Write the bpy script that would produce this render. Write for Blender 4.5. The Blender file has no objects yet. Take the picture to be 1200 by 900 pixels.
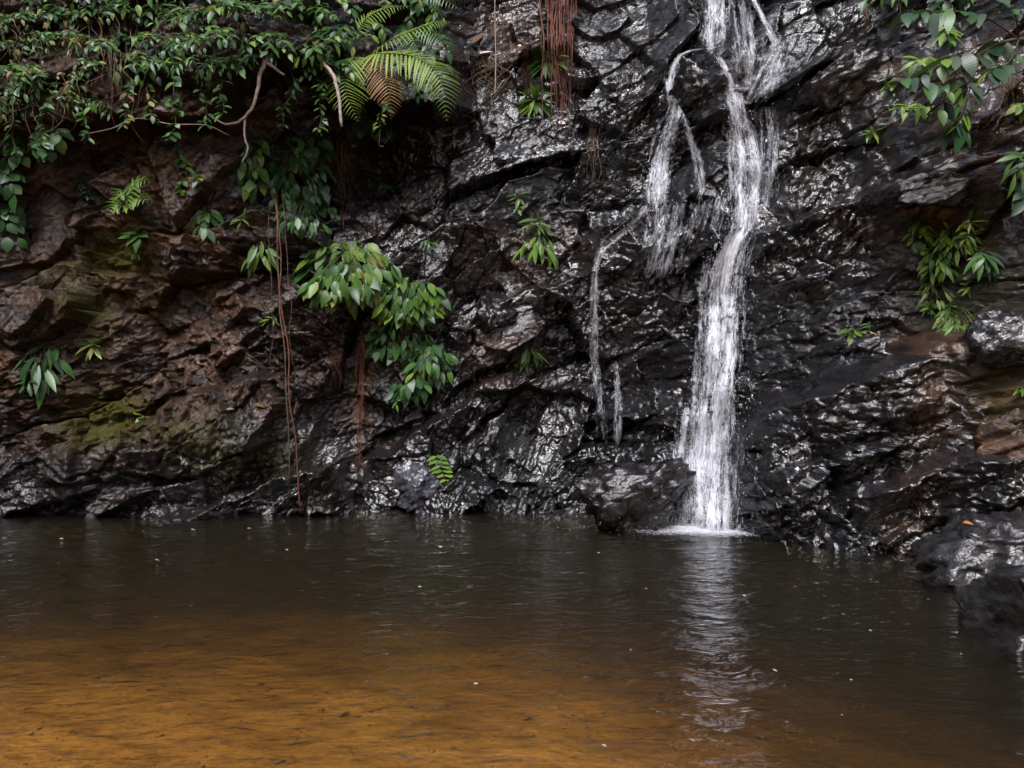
import bpy, math, random
import numpy as np
from mathutils import Vector, Matrix, Euler

random.seed(7)
rng = np.random.default_rng(11)
scene = bpy.context.scene
COL = scene.collection
R = math.radians

# ------------------------------------------------------------------ camera
EYE = 1.6
FPX = 1039.0                       # focal length in pixels of the 1200 px wide photograph
cam = bpy.data.cameras.new('camera')
cam.sensor_width = 36.0
cam.lens = 36.0 * FPX / 1200.0
cam.clip_start = 0.05
cam.clip_end = 500
cam_o = bpy.data.objects.new('camera', cam)
COL.objects.link(cam_o)
cam_o.location = (0, 0, EYE)
cam_o.rotation_euler = (R(90.28), 0, 0)
scene.camera = cam_o

# ------------------------------------------------------------------ sky, sun, exposure
world = bpy.data.worlds.new('World')
scene.world = world
world.use_nodes = True
wn, wl = world.node_tree.nodes, world.node_tree.links
wn.clear()
sky = wn.new('ShaderNodeTexSky')
sky.sky_type = 'NISHITA'
sky.sun_disc = False
SUN_EL, SUN_AZ = 52, 195           # degrees; azimuth clockwise from +Y: behind the camera, a little to the left
sky.sun_elevation = R(SUN_EL)
sky.sun_rotation = R(SUN_AZ)
sky.air_density = 1.0
sky.dust_density = 4.0
sky.ozone_density = 1.0
hs = wn.new('ShaderNodeHueSaturation')
hs.inputs['Saturation'].default_value = 0.8      # thin white overcast
bg = wn.new('ShaderNodeBackground')
bg.inputs['Strength'].default_value = 0.11
wo = wn.new('ShaderNodeOutputWorld')
wl.new(sky.outputs[0], hs.inputs['Color'])
wl.new(hs.outputs[0], bg.inputs['Color'])
wl.new(bg.outputs[0], wo.inputs['Surface'])

sun = bpy.data.lights.new('sun', 'SUN')
sun.energy = 1.5
sun.angle = R(20)
sun.color = (0.88, 0.90, 1.0)
sun_o = bpy.data.objects.new('sun', sun)
COL.objects.link(sun_o)
el, az = R(SUN_EL), R(SUN_AZ)
to_sun = Vector((math.sin(az) * math.cos(el), math.cos(az) * math.cos(el), math.sin(el)))
sun_o.rotation_euler = to_sun.to_track_quat('Z', 'Y').to_euler()
sun_o.location = (0, -6, 14)

vs = scene.view_settings
vs.view_transform = 'Standard'
vs.look = 'None'
vs.exposure = 1.2
vs.gamma = 1.0
vs.use_curve_mapping = False
scene.cycles.use_denoising = True
scene.cycles.use_adaptive_sampling = True
scene.cycles.adaptive_threshold = 0.02
scene.cycles.max_bounces = 5
scene.cycles.transparent_max_bounces = 24
scene.cycles.caustics_reflective = False
scene.cycles.caustics_refractive = False
scene.cycles.sample_clamp_indirect = 4.0

# ------------------------------------------------------------------ node helpers
class NT:
    def __init__(self, name):
        self.m = bpy.data.materials.new(name)
        self.m.use_nodes = True
        self.n = self.m.node_tree.nodes
        self.l = self.m.node_tree.links
        self.n.clear()
        self.out = self.n.new('ShaderNodeOutputMaterial')

    def add(self, t, **kw):
        nd = self.n.new(t)
        for k, v in kw.items():
            setattr(nd, k, v)
        return nd

    def put(self, sock, v):
        if isinstance(v, bpy.types.NodeSocket):
            self.l.new(v, sock)
        elif v is not None:
            sock.default_value = v

    def noise(self, vec, scale, detail=4, rough=0.55, dist=0.0):
        nd = self.add('ShaderNodeTexNoise')
        self.put(nd.inputs['Vector'], vec)
        nd.inputs['Scale'].default_value = scale
        nd.inputs['Detail'].default_value = detail
        nd.inputs['Roughness'].default_value = rough
        nd.inputs['Distortion'].default_value = dist
        return nd.outputs['Fac']

    def voronoi(self, vec, scale, feature='F1', out='Distance'):
        nd = self.add('ShaderNodeTexVoronoi', feature=feature)
        self.put(nd.inputs['Vector'], vec)
        nd.inputs['Scale'].default_value = scale
        return nd.outputs[out]

    def ramp(self, fac, stops):
        nd = self.add('ShaderNodeValToRGB')
        e = nd.color_ramp.elements
        while len(e) < len(stops):
            e.new(0.5)
        for i, (p, c) in enumerate(stops):
            e[i].position = p
            e[i].color = (c, c, c, 1) if not isinstance(c, tuple) else (*c, 1)
        self.put(nd.inputs['Fac'], fac)
        return nd.outputs['Color']

    def math(self, op, a, b=None, c=None, clamp=False):
        nd = self.add('ShaderNodeMath', operation=op, use_clamp=clamp)
        self.put(nd.inputs[0], a)
        if b is not None: self.put(nd.inputs[1], b)
        if c is not None: self.put(nd.inputs[2], c)
        return nd.outputs[0]

    def mix(self, fac, a, b, blend='MIX'):
        nd = self.add('ShaderNodeMix', data_type='RGBA', blend_type=blend)
        self.put(nd.inputs['Factor'], fac)
        for s, v in ((nd.inputs[6], a), (nd.inputs[7], b)):
            if isinstance(v, tuple): v = (*v, 1) if len(v) == 3 else v
            self.put(s, v)
        return nd.outputs[2]

    def mapping(self, vec, scale=(1, 1, 1), rot=(0, 0, 0), loc=(0, 0, 0)):
        nd = self.add('ShaderNodeMapping')
        self.put(nd.inputs['Vector'], vec)
        nd.inputs['Scale'].default_value = scale
        nd.inputs['Rotation'].default_value = rot
        nd.inputs['Location'].default_value = loc
        return nd.outputs[0]

    def coord(self, which='Object'):
        return self.add('ShaderNodeTexCoord').outputs[which]

    def bump(self, h, strength, dist, normal=None):
        nd = self.add('ShaderNodeBump')
        nd.inputs['Strength'].default_value = strength
        nd.inputs['Distance'].default_value = dist
        self.put(nd.inputs['Height'], h)
        if normal is not None: self.put(nd.inputs['Normal'], normal)
        return nd.outputs[0]

    def bsdf(self, base, rough, normal=None, spec=0.5, **kw):
        nd = self.add('ShaderNodeBsdfPrincipled')
        if isinstance(base, tuple): base = (*base, 1)
        self.put(nd.inputs['Base Color'], base)
        self.put(nd.inputs['Roughness'], rough)
        self.put(nd.inputs['Specular IOR Level'], spec)
        if normal is not None: self.put(nd.inputs['Normal'], normal)
        for k, v in kw.items():
            self.put(nd.inputs[k.replace('_', ' ')], v)
        return nd.outputs[0]

    def done(self, shader, volume=None):
        self.l.new(shader, self.out.inputs['Surface'])
        if volume is not None: self.l.new(volume, self.out.inputs['Volume'])
        return self.m


def rock_material(name, use_attr=True, brown=0.2, wet=0.6, moss=0.0, tone=1.0):
    t = NT(name)
    oc = t.coord('Object')
    if use_attr:
        at = t.add('ShaderNodeAttribute', attribute_name='rock')
        sep = t.add('ShaderNodeSeparateColor')
        t.l.new(at.outputs['Color'], sep.inputs[0])
        br, mo, we = sep.outputs[0], sep.outputs[1], sep.outputs[2]
    else:
        br, mo, we = brown, moss, wet
    # strata run up to the right
    ms = t.mapping(oc, scale=(1.0, 1.0, 2.6), rot=(0, R(28), 0))
    n1 = t.noise(ms, 1.7, 5, 0.62)
    n2 = t.noise(ms, 10.0, 4, 0.62)
    n3 = t.noise(oc, 48.0, 2, 0.6)
    grey = t.mix(t.ramp(n2, [(0.3, 0.0), (0.7, 1.0)]), (0.002 * tone, 0.002 * tone, 0.0025 * tone), (0.0105 * tone, 0.010 * tone, 0.0122 * tone))
    brn = t.mix(t.ramp(n1, [(0.32, 0.0), (0.68, 1.0)]), (0.019, 0.010, 0.0065), (0.095, 0.049, 0.027))
    brm = t.math('MULTIPLY', br, t.ramp(n1, [(0.30, 0.25), (0.55, 1.0)]))
    c = t.mix(brm, grey, brn)
    mm = t.math('MULTIPLY', mo, t.ramp(n2, [(0.33, 0.0), (0.52, 1.0)]))
    c = t.mix(mm, c, (0.048, 0.046, 0.005))
    c = t.mix(t.ramp(n3, [(0.5, 0.0), (0.8, 0.45)]), c, (0.036, 0.032, 0.031))
    # wet film: shiny patches with ragged edges
    wv = t.math('MULTIPLY', we, t.ramp(n2, [(0.25, 0.45), (0.5, 1.0)]))
    wv = t.math('MULTIPLY', wv, t.math('SUBTRACT', 1.0, mm))
    rough = t.math('ADD', t.math('MULTIPLY', t.math('SUBTRACT', 1.0, wv), 0.5), 0.06)
    spec = t.math('ADD', t.math('MULTIPLY', wv, 1.0), 0.10)
    h = t.math('ADD', n2, t.math('MULTIPLY', n3, 0.35))
    nm = t.bump(h, 0.38, 0.05)
    # small cleavage faces, each tilted its own way
    vm = t.mapping(oc, scale=(1.0, 1.0, 1.7), rot=(0, R(30), 0))
    warp = t.add('ShaderNodeVectorMath', operation='MULTIPLY_ADD')
    nz = t.add('ShaderNodeTexNoise'); nz.inputs['Scale'].default_value = 7.0; nz.inputs['Detail'].default_value = 1.0
    t.l.new(vm, nz.inputs['Vector'])
    t.l.new(nz.outputs['Color'], warp.inputs[0]); warp.inputs[1].default_value = (0.12, 0.12, 0.12); t.l.new(vm, warp.inputs[2])
    cell = t.voronoi(warp.outputs[0], 9.5, 'F1', 'Color')
    til = t.add('ShaderNodeVectorMath', operation='MULTIPLY_ADD')
    t.l.new(cell, til.inputs[0]); til.inputs[1].default_value = (1, 1, 1); til.inputs[2].default_value = (-0.5, -0.5, -0.5)
    sm = t.add('ShaderNodeVectorMath', operation='MULTIPLY_ADD')
    amt = t.ramp(n1, [(0.43, 0.05), (0.62, 0.75)])
    t.l.new(til.outputs[0], sm.inputs[0]); t.l.new(amt, sm.inputs[1]); t.l.new(nm, sm.inputs[2])
    no = t.add('ShaderNodeVectorMath', operation='NORMALIZE')
    t.l.new(sm.outputs[0], no.inputs[0])
    return t.done(t.bsdf(c, rough, no.outputs[0], spec))


def leaf_material(name, c1, c2, c3, rough=0.38, trans=0.22):
    """c1..c3: dark, mid and pale variants picked per leaf."""
    t = NT(name)
    oi = t.add('ShaderNodeObjectInfo')
    rnd = oi.outputs['Random']
    c = t.ramp(rnd, [(0.0, c1), (0.55, c2), (1.0, c3)])
    oc = t.coord('Object')
    n = t.noise(oc, 5.0, 3, 0.6)
    c = t.mix(t.math('MULTIPLY', n, 0.55), c, (c1[0] * 0.7, c1[1] * 0.7, c1[2] * 0.7))
    wv = t.add('ShaderNodeTexWave', wave_type='BANDS', bands_direction='Y')
    t.put(wv.inputs['Vector'], t.mapping(oc, rot=(0, 0, 0.0)))
    wv.inputs['Scale'].default_value = 4.0
    wv.inputs['Distortion'].default_value = 2.0
    nm = t.bump(wv.outputs['Fac'], 0.06, 0.02)
    p = t.bsdf(c, rough, nm, 0.45)
    tr = t.add('ShaderNodeBsdfTranslucent')
    t.put(tr.inputs['Color'], t.mix(0.35, c, (0.14, 0.2, 0.02)))
    mx = t.add('ShaderNodeMixShader')
    mx.inputs[0].default_value = trans
    t.l.new(p, mx.inputs[1]); t.l.new(tr.outputs[0], mx.inputs[2])
    return t.done(mx.outputs[0])


def plain_material(name, c1, c2, rough=0.7, scale=20.0, bump=0.4, spec=0.3):
    t = NT(name)
    oc = t.coord('Object')
    n = t.noise(oc, scale, 4, 0.6)
    c = t.mix(t.ramp(n, [(0.3, 0.0), (0.7, 1.0)]), c1, c2)
    return t.done(t.bsdf(c, rough, t.bump(n, bump, 0.01), spec))


M = {}
M['rock'] = rock_material('wet_rock')
M['boulder_wet'] = rock_material('wet_boulder', False, 0.1, 0.75, 0.0)
M['boulder_grey'] = rock_material('grey_boulder', False, 0.04, 0.85, 0.05, 2.4)
M['boulder_pale'] = rock_material('pale_boulder', False, 0.0, 0.9, 0.0, 9.0)
M['boulder_brown'] = rock_material('brown_boulder', False, 0.95, 0.25, 0.0, 1.2)
M['leaf_dark'] = leaf_material('leaf_dark_green', (0.018, 0.05, 0.016), (0.03, 0.085, 0.026), (0.05, 0.12, 0.035))
M['leaf_mid'] = leaf_material('leaf_mid_green', (0.03, 0.085, 0.02), (0.055, 0.14, 0.03), (0.10, 0.20, 0.045))
M['leaf_lime'] = leaf_material('leaf_lime_green', (0.07, 0.15, 0.02), (0.13, 0.24, 0.03), (0.24, 0.34, 0.05), 0.4, 0.3)
M['leaf_yellow'] = leaf_material('leaf_yellowing', (0.10, 0.15, 0.03), (0.24, 0.26, 0.05), (0.38, 0.33, 0.08), 0.45, 0.25)
M['leaf_grey'] = leaf_material('leaf_grey_green', (0.022, 0.045, 0.028), (0.04, 0.07, 0.045), (0.07, 0.10, 0.065), 0.42, 0.12)
M['leaf_dry'] = leaf_material('leaf_dry', (0.09, 0.045, 0.02), (0.19, 0.10, 0.045), (0.30, 0.20, 0.11), 0.6, 0.15)
M['frond_green'] = leaf_material('frond_green', (0.12, 0.19, 0.02), (0.20, 0.30, 0.035), (0.28, 0.38, 0.05), 0.5, 0.3)
M['frond_brown'] = leaf_material('frond_brown', (0.16, 0.07, 0.02), (0.27, 0.13, 0.035), (0.34, 0.20, 0.07), 0.6, 0.2)
M['stem'] = plain_material('green_stem', (0.03, 0.05, 0.015), (0.07, 0.08, 0.03), 0.6)
M['twig'] = plain_material('brown_twig', (0.04, 0.026, 0.018), (0.12, 0.085, 0.06), 0.8, 30)
M['pale_bark'] = plain_material('pale_bark', (0.22, 0.17, 0.15), (0.46, 0.38, 0.34), 0.75, 18)
M['root_red'] = plain_material('red_brown_root', (0.055, 0.018, 0.012), (0.16, 0.06, 0.04), 0.75, 25)
M['root_tan'] = plain_material('tan_root', (0.06, 0.04, 0.025), (0.19, 0.13, 0.085), 0.8, 25)


def fall_material(name, seed, fill, hi=0.95):
    """falling water: white froth broken by gaps. 'flow' carries metres across, metres along and position across (-1..1)"""
    t = NT(name)
    at_ = t.add('ShaderNodeAttribute', attribute_name='flow')
    sp = t.add('ShaderNodeSeparateXYZ')
    t.l.new(at_.outputs['Vector'], sp.inputs[0])
    v = t.mapping(at_.outputs['Vector'], scale=(1, 1, 0), loc=(seed * 3.1, seed * 1.7, seed))
    lace = t.noise(t.mapping(v, scale=(26, 6.5, 1)), 1.0, 3, 0.6, 0.8)
    fine = t.noise(t.mapping(v, scale=(75, 15, 1)), 1.0, 2, 0.6, 0.4)
    skein = t.noise(t.mapping(v, scale=(9, 0.9, 1)), 1.0, 2, 0.5, 0.5)
    web = t.noise(t.mapping(v, scale=(19, 4.2, 1)), 1.0, 2, 0.6, 1.2)
    edge = t.math('POWER', t.math('ABSOLUTE', sp.outputs[2]), 2.0)
    n = t.math('ADD', t.math('MULTIPLY', lace, 0.5), t.math('ADD', t.math('MULTIPLY', fine, 0.28), t.math('MULTIPLY', t.math('SUBTRACT', skein, 0.17), 0.85)))
    n = t.math('SUBTRACT', n, t.math('MULTIPLY', edge, 0.34))
    body = t.ramp(t.math('ADD', n, fill), [(0.61, 0.0), (0.71, hi * 0.3), (0.85, hi)])
    # fine web of threads where the sheet has torn open
    line = t.math('SUBTRACT', 1.0, t.math('MULTIPLY', t.math('ABSOLUTE', t.math('SUBTRACT', web, 0.5)), 20.0), clamp=True)
    torn = t.ramp(t.math('ADD', n, fill), [(0.53, 0.0), (0.72, 0.8 * hi)])
    al = t.math('MAXIMUM', body, t.math('MULTIPLY', line, torn))
    tr = t.add('ShaderNodeBsdfTransparent')
    p = t.bsdf((0.86, 0.87, 0.93), 0.35, t.bump(n, 0.5, 0.04), 0.4)
    tl = t.add('ShaderNodeBsdfTranslucent'); tl.inputs['Color'].default_value = (0.86, 0.87, 0.93, 1)
    m1 = t.add('ShaderNodeMixShader'); m1.inputs[0].default_value = 0.25
    t.l.new(p, m1.inputs[1]); t.l.new(tl.outputs[0], m1.inputs[2])
    mx = t.add('ShaderNodeMixShader')
    t.put(mx.inputs[0], al)
    t.l.new(tr.outputs[0], mx.inputs[1]); t.l.new(m1.outputs[0], mx.inputs[2])
    return t.done(mx.outputs[0])


M['fall'] = [fall_material('falling_water_a', 1, 0.01), fall_material('falling_water_b', 2, 0.0), fall_material('falling_water_c', 3, -0.02)]
M['film'] = [fall_material('water_film_a', 4, -0.03, 0.5), fall_material('water_film_b', 5, -0.06, 0.6)]
M['thread'] = [fall_material('water_thread_a', 6, 0.0, 0.8), fall_material('water_thread_b', 7, -0.02, 0.8)]


def foam_mat():
    t = NT('foam')
    oc = t.coord('Object')
    n = t.noise(t.mapping(oc, scale=(1, 0.6, 1)), 30.0, 5, 0.75)
    at = t.add('ShaderNodeAttribute', attribute_name='cover')
    tr = t.add('ShaderNodeBsdfTransparent')
    p = t.bsdf((0.85, 0.86, 0.9), 0.45, t.bump(n, 0.8, 0.03), 0.4)
    mx = t.add('ShaderNodeMixShader')
    f = t.math('ADD', t.math('SUBTRACT', n, 1.0), t.math('MULTIPLY', at.outputs['Fac'], 1.0))
    t.put(mx.inputs[0], t.ramp(f, [(-0.0, 0.0), (0.5, 0.8)]))
    t.l.new(tr.outputs[0], mx.inputs[1]); t.l.new(p, mx.inputs[2])
    return t.done(mx.outputs[0])


M['foam'] = foam_mat()


def pool_mat():
    t = NT('pool_water')
    oc = t.coord('Object')
    n = t.noise(t.mapping(oc, scale=(0.9, 1.5, 1)), 4.4, 3, 0.5, 0.8)
    n2 = t.noise(t.mapping(oc, scale=(0.6, 1.6, 1)), 15.0, 2, 0.5)
    h = t.math('ADD', n, t.math('MULTIPLY', n2, 0.25))
    nm = t.bump(h, 0.7, 0.05)
    fr = t.add('ShaderNodeFresnel')
    fr.inputs['IOR'].default_value = 1.38
    t.l.new(nm, fr.inputs['Normal'])
    tr = t.add('ShaderNodeBsdfTransparent')
    gl = t.add('ShaderNodeBsdfGlossy')
    gl.inputs['Roughness'].default_value = 0.04
    gl.inputs['Color'].default_value = (1, 1, 1, 1)
    t.l.new(nm, gl.inputs['Normal'])
    mx = t.add('ShaderNodeMixShader')
    t.l.new(fr.outputs[0], mx.inputs[0])
    t.l.new(tr.outputs[0], mx.inputs[1]); t.l.new(gl.outputs[0], mx.inputs[2])
    va = t.add('ShaderNodeVolumeAbsorption')
    va.inputs['Color'].default_value = (0.43, 0.39, 0.12, 1)
    va.inputs['Density'].default_value = 2.5
    vsc = t.add('ShaderNodeVolumeScatter')      # fine silt
    vsc.inputs['Color'].default_value = (0.64, 0.54, 0.40, 1)
    vsc.inputs['Density'].default_value = 0.16
    ad = t.add('ShaderNodeAddShader')
    t.l.new(va.outputs[0], ad.inputs[0]); t.l.new(vsc.outputs[0], ad.inputs[1])
    return t.done(mx.outputs[0], ad.outputs[0])


M['pool'] = pool_mat()


def bed_mat():
    t = NT('pool_bed_sand')
    oc = t.coord('Object')
    n = t.noise(oc, 2.2, 6, 0.65)
    n2 = t.noise(oc, 45.0, 4, 0.7)
    v = t.voronoi(oc, 22.0)
    c = t.mix(t.ramp(n, [(0.3, 0.0), (0.7, 1.0)]), (0.42, 0.170, 0.030), (0.74, 0.33, 0.065))
    c = t.mix(t.ramp(n2, [(0.5, 0.0), (0.75, 0.6)]), c, (0.10, 0.055, 0.025))
    n4 = t.noise(oc, 9.0, 5, 0.7)
    c = t.mix(t.ramp(n4, [(0.5, 0.0), (0.72, 0.6)]), c, (0.13, 0.07, 0.03))
    return t.done(t.bsdf(c, 0.9, t.bump(t.math('ADD', n2, v), 0.6, 0.02), 0.1))


M['bed'] = bed_mat()

# ------------------------------------------------------------------ object helpers
def link(name, me, mat=None, parent=None, loc=None):
    o = bpy.data.objects.new(name, me)
    COL.objects.link(o)
    if mat is not None and me is not None and not me.materials:
        me.materials.append(mat)
    if parent is not None: o.parent = parent
    if loc is not None: o.location = loc
    return o


def tag(o, label=None, cat=None, group=None, kind=None):
    if label: o['label'] = label
    if cat: o['category'] = cat
    if group: o['group'] = group
    if kind: o['kind'] = kind
    return o


def empty(name, loc, label, cat, group=None):
    o = link(name, None, loc=loc)
    o.empty_display_size = 0.1
    return tag(o, label, cat, group)


def mesh_from(name, verts, faces, smooth=True):
    me = bpy.data.meshes.new(name)
    me.from_pydata([tuple(v) for v in verts], [], faces)
    if smooth:
        me.polygons.foreach_set('use_smooth', [True] * len(me.polygons))
    me.update()
    return me


def mesh_np(name, V, Q, smooth=True):
    """quick mesh from numpy arrays: V (n,3), Q (m,k)"""
    me = bpy.data.meshes.new(name)
    m, k = Q.shape
    me.vertices.add(len(V)); me.vertices.foreach_set('co', V.astype(np.float32).ravel())
    me.loops.add(m * k); me.loops.foreach_set('vertex_index', Q.astype(np.int32).ravel())
    me.polygons.add(m); me.polygons.foreach_set('loop_start', np.arange(0, m * k, k, dtype=np.int32))
    me.polygons.foreach_set('use_smooth', np.full(m, smooth))
    me.update(calc_edges=True)
    return me


def tube_geo(pts, radii, sides=5):
    """tapered tube along pts -> verts, faces"""
    pts = [Vector(p) for p in pts]
    n = len(pts)
    if not hasattr(radii, '__len__'): radii = [radii] * n
    V, Fc = [], []
    up = Vector((0.31, 0.77, 0.55)).normalized()
    for i, p in enumerate(pts):
        d = (pts[min(i + 1, n - 1)] - pts[max(i - 1, 0)])
        if d.length < 1e-9: d = Vector((0, 0, 1))
        d.normalize()
        a = d.cross(up)
        if a.length < 1e-3: a = d.cross(Vector((1, 0, 0)))
        a.normalize(); b = d.cross(a)
        for k in range(sides):
            th = 2 * math.pi * k / sides
            V.append(p + (a * math.cos(th) + b * math.sin(th)) * radii[i])
    for i in range(n - 1):
        for k in range(sides):
            k2 = (k + 1) % sides
            Fc.append((i * sides + k, i * sides + k2, (i + 1) * sides + k2, (i + 1) * sides + k))
    Fc.append(tuple(range(sides))[::-1])
    Fc.append(tuple((n - 1) * sides + k for k in range(sides)))
    return V, Fc


def merge_geo(parts):
    V, Fc = [], []
    for v, f in parts:
        o = len(V)
        V += v
        Fc += [tuple(i + o for i in q) for q in f]
    return V, Fc


def smooth_path(ctrl, per=6):
    """Catmull-Rom through control points"""
    P = [Vector(c) for c in ctrl]
    P = [P[0] * 2 - P[1]] + P + [P[-1] * 2 - P[-2]]
    out = []
    for i in range(1, len(P) - 2):
        for k in range(per):
            t = k / per
            a, b, c, d = P[i - 1], P[i], P[i + 1], P[i + 2]
            out.append(0.5 * ((2 * b) + (c - a) * t + (2 * a - 5 * b + 4 * c - d) * t * t + (3 * b - a - 3 * c + d) * t ** 3))
    out.append(P[-2])
    return out

# ------------------------------------------------------------------ numeric noise
def _h(ix, iy, s):
    v = (ix.astype(np.int64) * 374761393 + iy.astype(np.int64) * 668265263 + s * 2147483647) & 0xFFFFFFFF
    v = ((v ^ (v >> 13)) * 1274126177) & 0xFFFFFFFF
    v = ((v ^ (v >> 16)) * 2246822519) & 0xFFFFFFFF
    v = v ^ (v >> 15)
    return (v & 0xFFFFFF) / float(0xFFFFFF)


def vnoise(x, y, s=0):
    ix, iy = np.floor(x), np.floor(y)
    fx, fy = x - ix, y - iy
    fx = fx * fx * fx * (fx * (fx * 6 - 15) + 10); fy = fy * fy * fy * (fy * (fy * 6 - 15) + 10)
    a, b = _h(ix, iy, s), _h(ix + 1, iy, s)
    c, d = _h(ix, iy + 1, s), _h(ix + 1, iy + 1, s)
    return (a + (b - a) * fx) * (1 - fy) + (c + (d - c) * fx) * fy


def fbm(x, y, oct=5, s=0, gain=0.5):
    t, a, n = 0.0, 1.0, 0.0
    for o in range(oct):
        t = t + a * vnoise(x * 2 ** o + 17.3 * o, y * 2 ** o - 9.1 * o, s + o)
        n += a; a *= gain
    return t / n * 2 - 1


def facets(x, y, s=0, tilt=1.0):
    """Voronoi cells, each a tilted plane at its own height -> (height, border distance)"""
    ix, iy = np.floor(x), np.floor(y)
    b1 = np.full(x.shape, 1e9); b2 = np.full(x.shape, 1e9)
    h = np.zeros(x.shape); cid = np.zeros(x.shape)
    for dx in (-1, 0, 1):
        for dy in (-1, 0, 1):
            cx, cy = ix + dx, iy + dy
            px = cx + 0.1 + 0.8 * _h(cx, cy, s); py = cy + 0.1 + 0.8 * _h(cx, cy, s + 1)
            d = (x - px) ** 2 + (y - py) ** 2
            hh = (_h(cx, cy, s + 2) - 0.5) * 1.2 + tilt * ((_h(cx, cy, s + 3) - 0.5) * (x - px) + (_h(cx, cy, s + 4) - 0.5) * (y - py)) * 2
            m = d < b1
            b2 = np.where(m, b1, np.minimum(b2, d))
            h = np.where(m, hh, h); cid = np.where(m, _h(cx, cy, s + 5), cid)
            b1 = np.where(m, d, b1)
    return h, np.sqrt(b2) - np.sqrt(b1), cid

# ------------------------------------------------------------------ the cliff as a depth field Y(X, Z)
BX = np.array([-14, -12.5, -10.5, -8.6, -7.2, -6.4, -4.0, -2.2, -0.5, 1.0, 2.0, 2.7, 3.5, 4.1, 4.6, 5.2, 6.2, 7.5, 8.6, 10.0])
BY = np.array([-5.0, 2.0, 7.5, 10.2, 11.0, 11.25, 11.4, 11.7, 11.65, 11.4, 10.7, 9.7, 9.05, 8.85, 8.3, 7.3, 5.6, 2.5, -1.0, -6.0])
LX = np.array([-14, -7.0, -3.5, -1.0, 1.0, 2.4, 3.4, 4.5, 6.0, 10.0])
LL = np.array([0.10, 0.07, 0.08, 0.20, 0.30, 0.36, 0.40, 0.44, 0.45, 0.3])


def base_depth(X, Z):
    yb = np.interp(X, BX, BY)
    ln = np.interp(X, LX, LL)
    return yb + np.where(Z > 0, ln * Z, 0.45 * Z)


def plane_pt(px, py):
    """photo measure -> (X, Z) on the undetailed cliff"""
    Y = 11.0
    for _ in range(25):
        X = (px - 600) / FPX * Y
        Z = EYE + (455 - py) / FPX * Y
        Y = 0.5 * Y + 0.5 * float(base_depth(np.array(X), np.array(Z)))
    return X, Z


# (line, amount, fade length): rock below the line stands forward -> shelf lit from above
SHELVES = [
    ([(862, 478), (960, 432), (1090, 388), (1210, 352)], 0.70, 1.1),
    ([(885, 264), (1000, 226), (1080, 192), (1175, 192)], 0.58, 0.8),
    ([(905, 108), (960, 76), (1025, 58), (1100, 30)], 0.50, 0.9),
    ([(768, 84), (800, 66), (870, 58)], 0.35, 0.6),
    ([(685, 285), (735, 250), (800, 232), (880, 258)], 0.40, 0.7),
    ([(535, 250), (620, 205), (725, 165)], 0.34, 0.7),
    ([(380, 545), (450, 520), (530, 478), (610, 415)], 0.30, 0.6),
    ([(190, 606), (260, 580), (340, 548), (420, 535)], 0.32, 0.5),
    ([(90, 520), (200, 470), (340, 428), (400, 410)], 0.26, 0.9),
    ([(535, 388), (570, 360), (640, 330), (700, 320)], 0.36, 0.5),
    ([(0, 330), (90, 300), (170, 318)], 0.2, 0.8),
    ([(900, 380), (980, 350), (1060, 300)], 0.22, 0.5),
    ([(980, 560), (1060, 530), (1160, 520)], 0.3, 0.6),
    ([(880, 545), (940, 520), (1010, 500)], 0.25, 0.5),
    ([(560, 120), (620, 60), (680, 10)], 0.35, 0.8),
    ([(720, 130), (770, 100), (790, 95)], 0.25, 0.5),
    ([(700, 340), (780, 330), (830, 345)], 0.2, 0.4),
]
# rock above the line stands forward -> overhang with a dark hollow beneath
OVERHANGS = [
    ([(-60, 180), (60, 172), (130, 160), (275, 158)], 0.62, 1.5),
    ([(270, 150), (330, 92), (430, 122), (540, 145)], 1.0, 1.3),
    ([(60, 560), (150, 560), (240, 560), (330, 520)], 0.22, 0.5),
    ([(690, 500), (740, 492), (810, 500)], 0.40, 0.45),
    ([(560, 470), (620, 455), (690, 470)], 0.34, 0.5),
    ([(930, 155), (975, 120), (1020, 118)], 0.26, 0.5),
    ([(1060, 180), (1110, 170), (1180, 176)], 0.26, 0.5),
    ([(340, 330), (420, 345), (470, 400)], 0.25, 0.5),
    ([(640, 110), (690, 150), (730, 160)], 0.2, 0.4),
]
# (px, py, rx, rz in photo pixels, amount; + = hollow, - = bulge)
DENTS = [
    (420, 180, 95, 70, 1.2), (640, 525, 60, 60, 0.40), (965, 175, 40, 45, 0.3), (860, 30, 45, 50, 0.3),
    (735, 460, 45, 50, 0.35), (380, 480, 35, 70, 0.25), (120, 300, 60, 60, 0.2), (740, 300, 60, 40, -0.2),
    (680, 120, 60, 60, -0.15), (1090, 230, 60, 30, -0.25), (930, 430, 40, 40, 0.15), (230, 520, 70, 30, -0.25),
    (470, 250, 80, 50, -0.25), (880, 560, 30, 40, -0.15), (1010, 470, 60, 40, -0.22), (60, 460, 70, 60, -0.18),
    (560, 520, 50, 40, -0.15), (1150, 290, 40, 60, 0.1), (840, 400, 45, 120, 0.14), (865, 160, 35, 70, 0.14),
]


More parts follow.
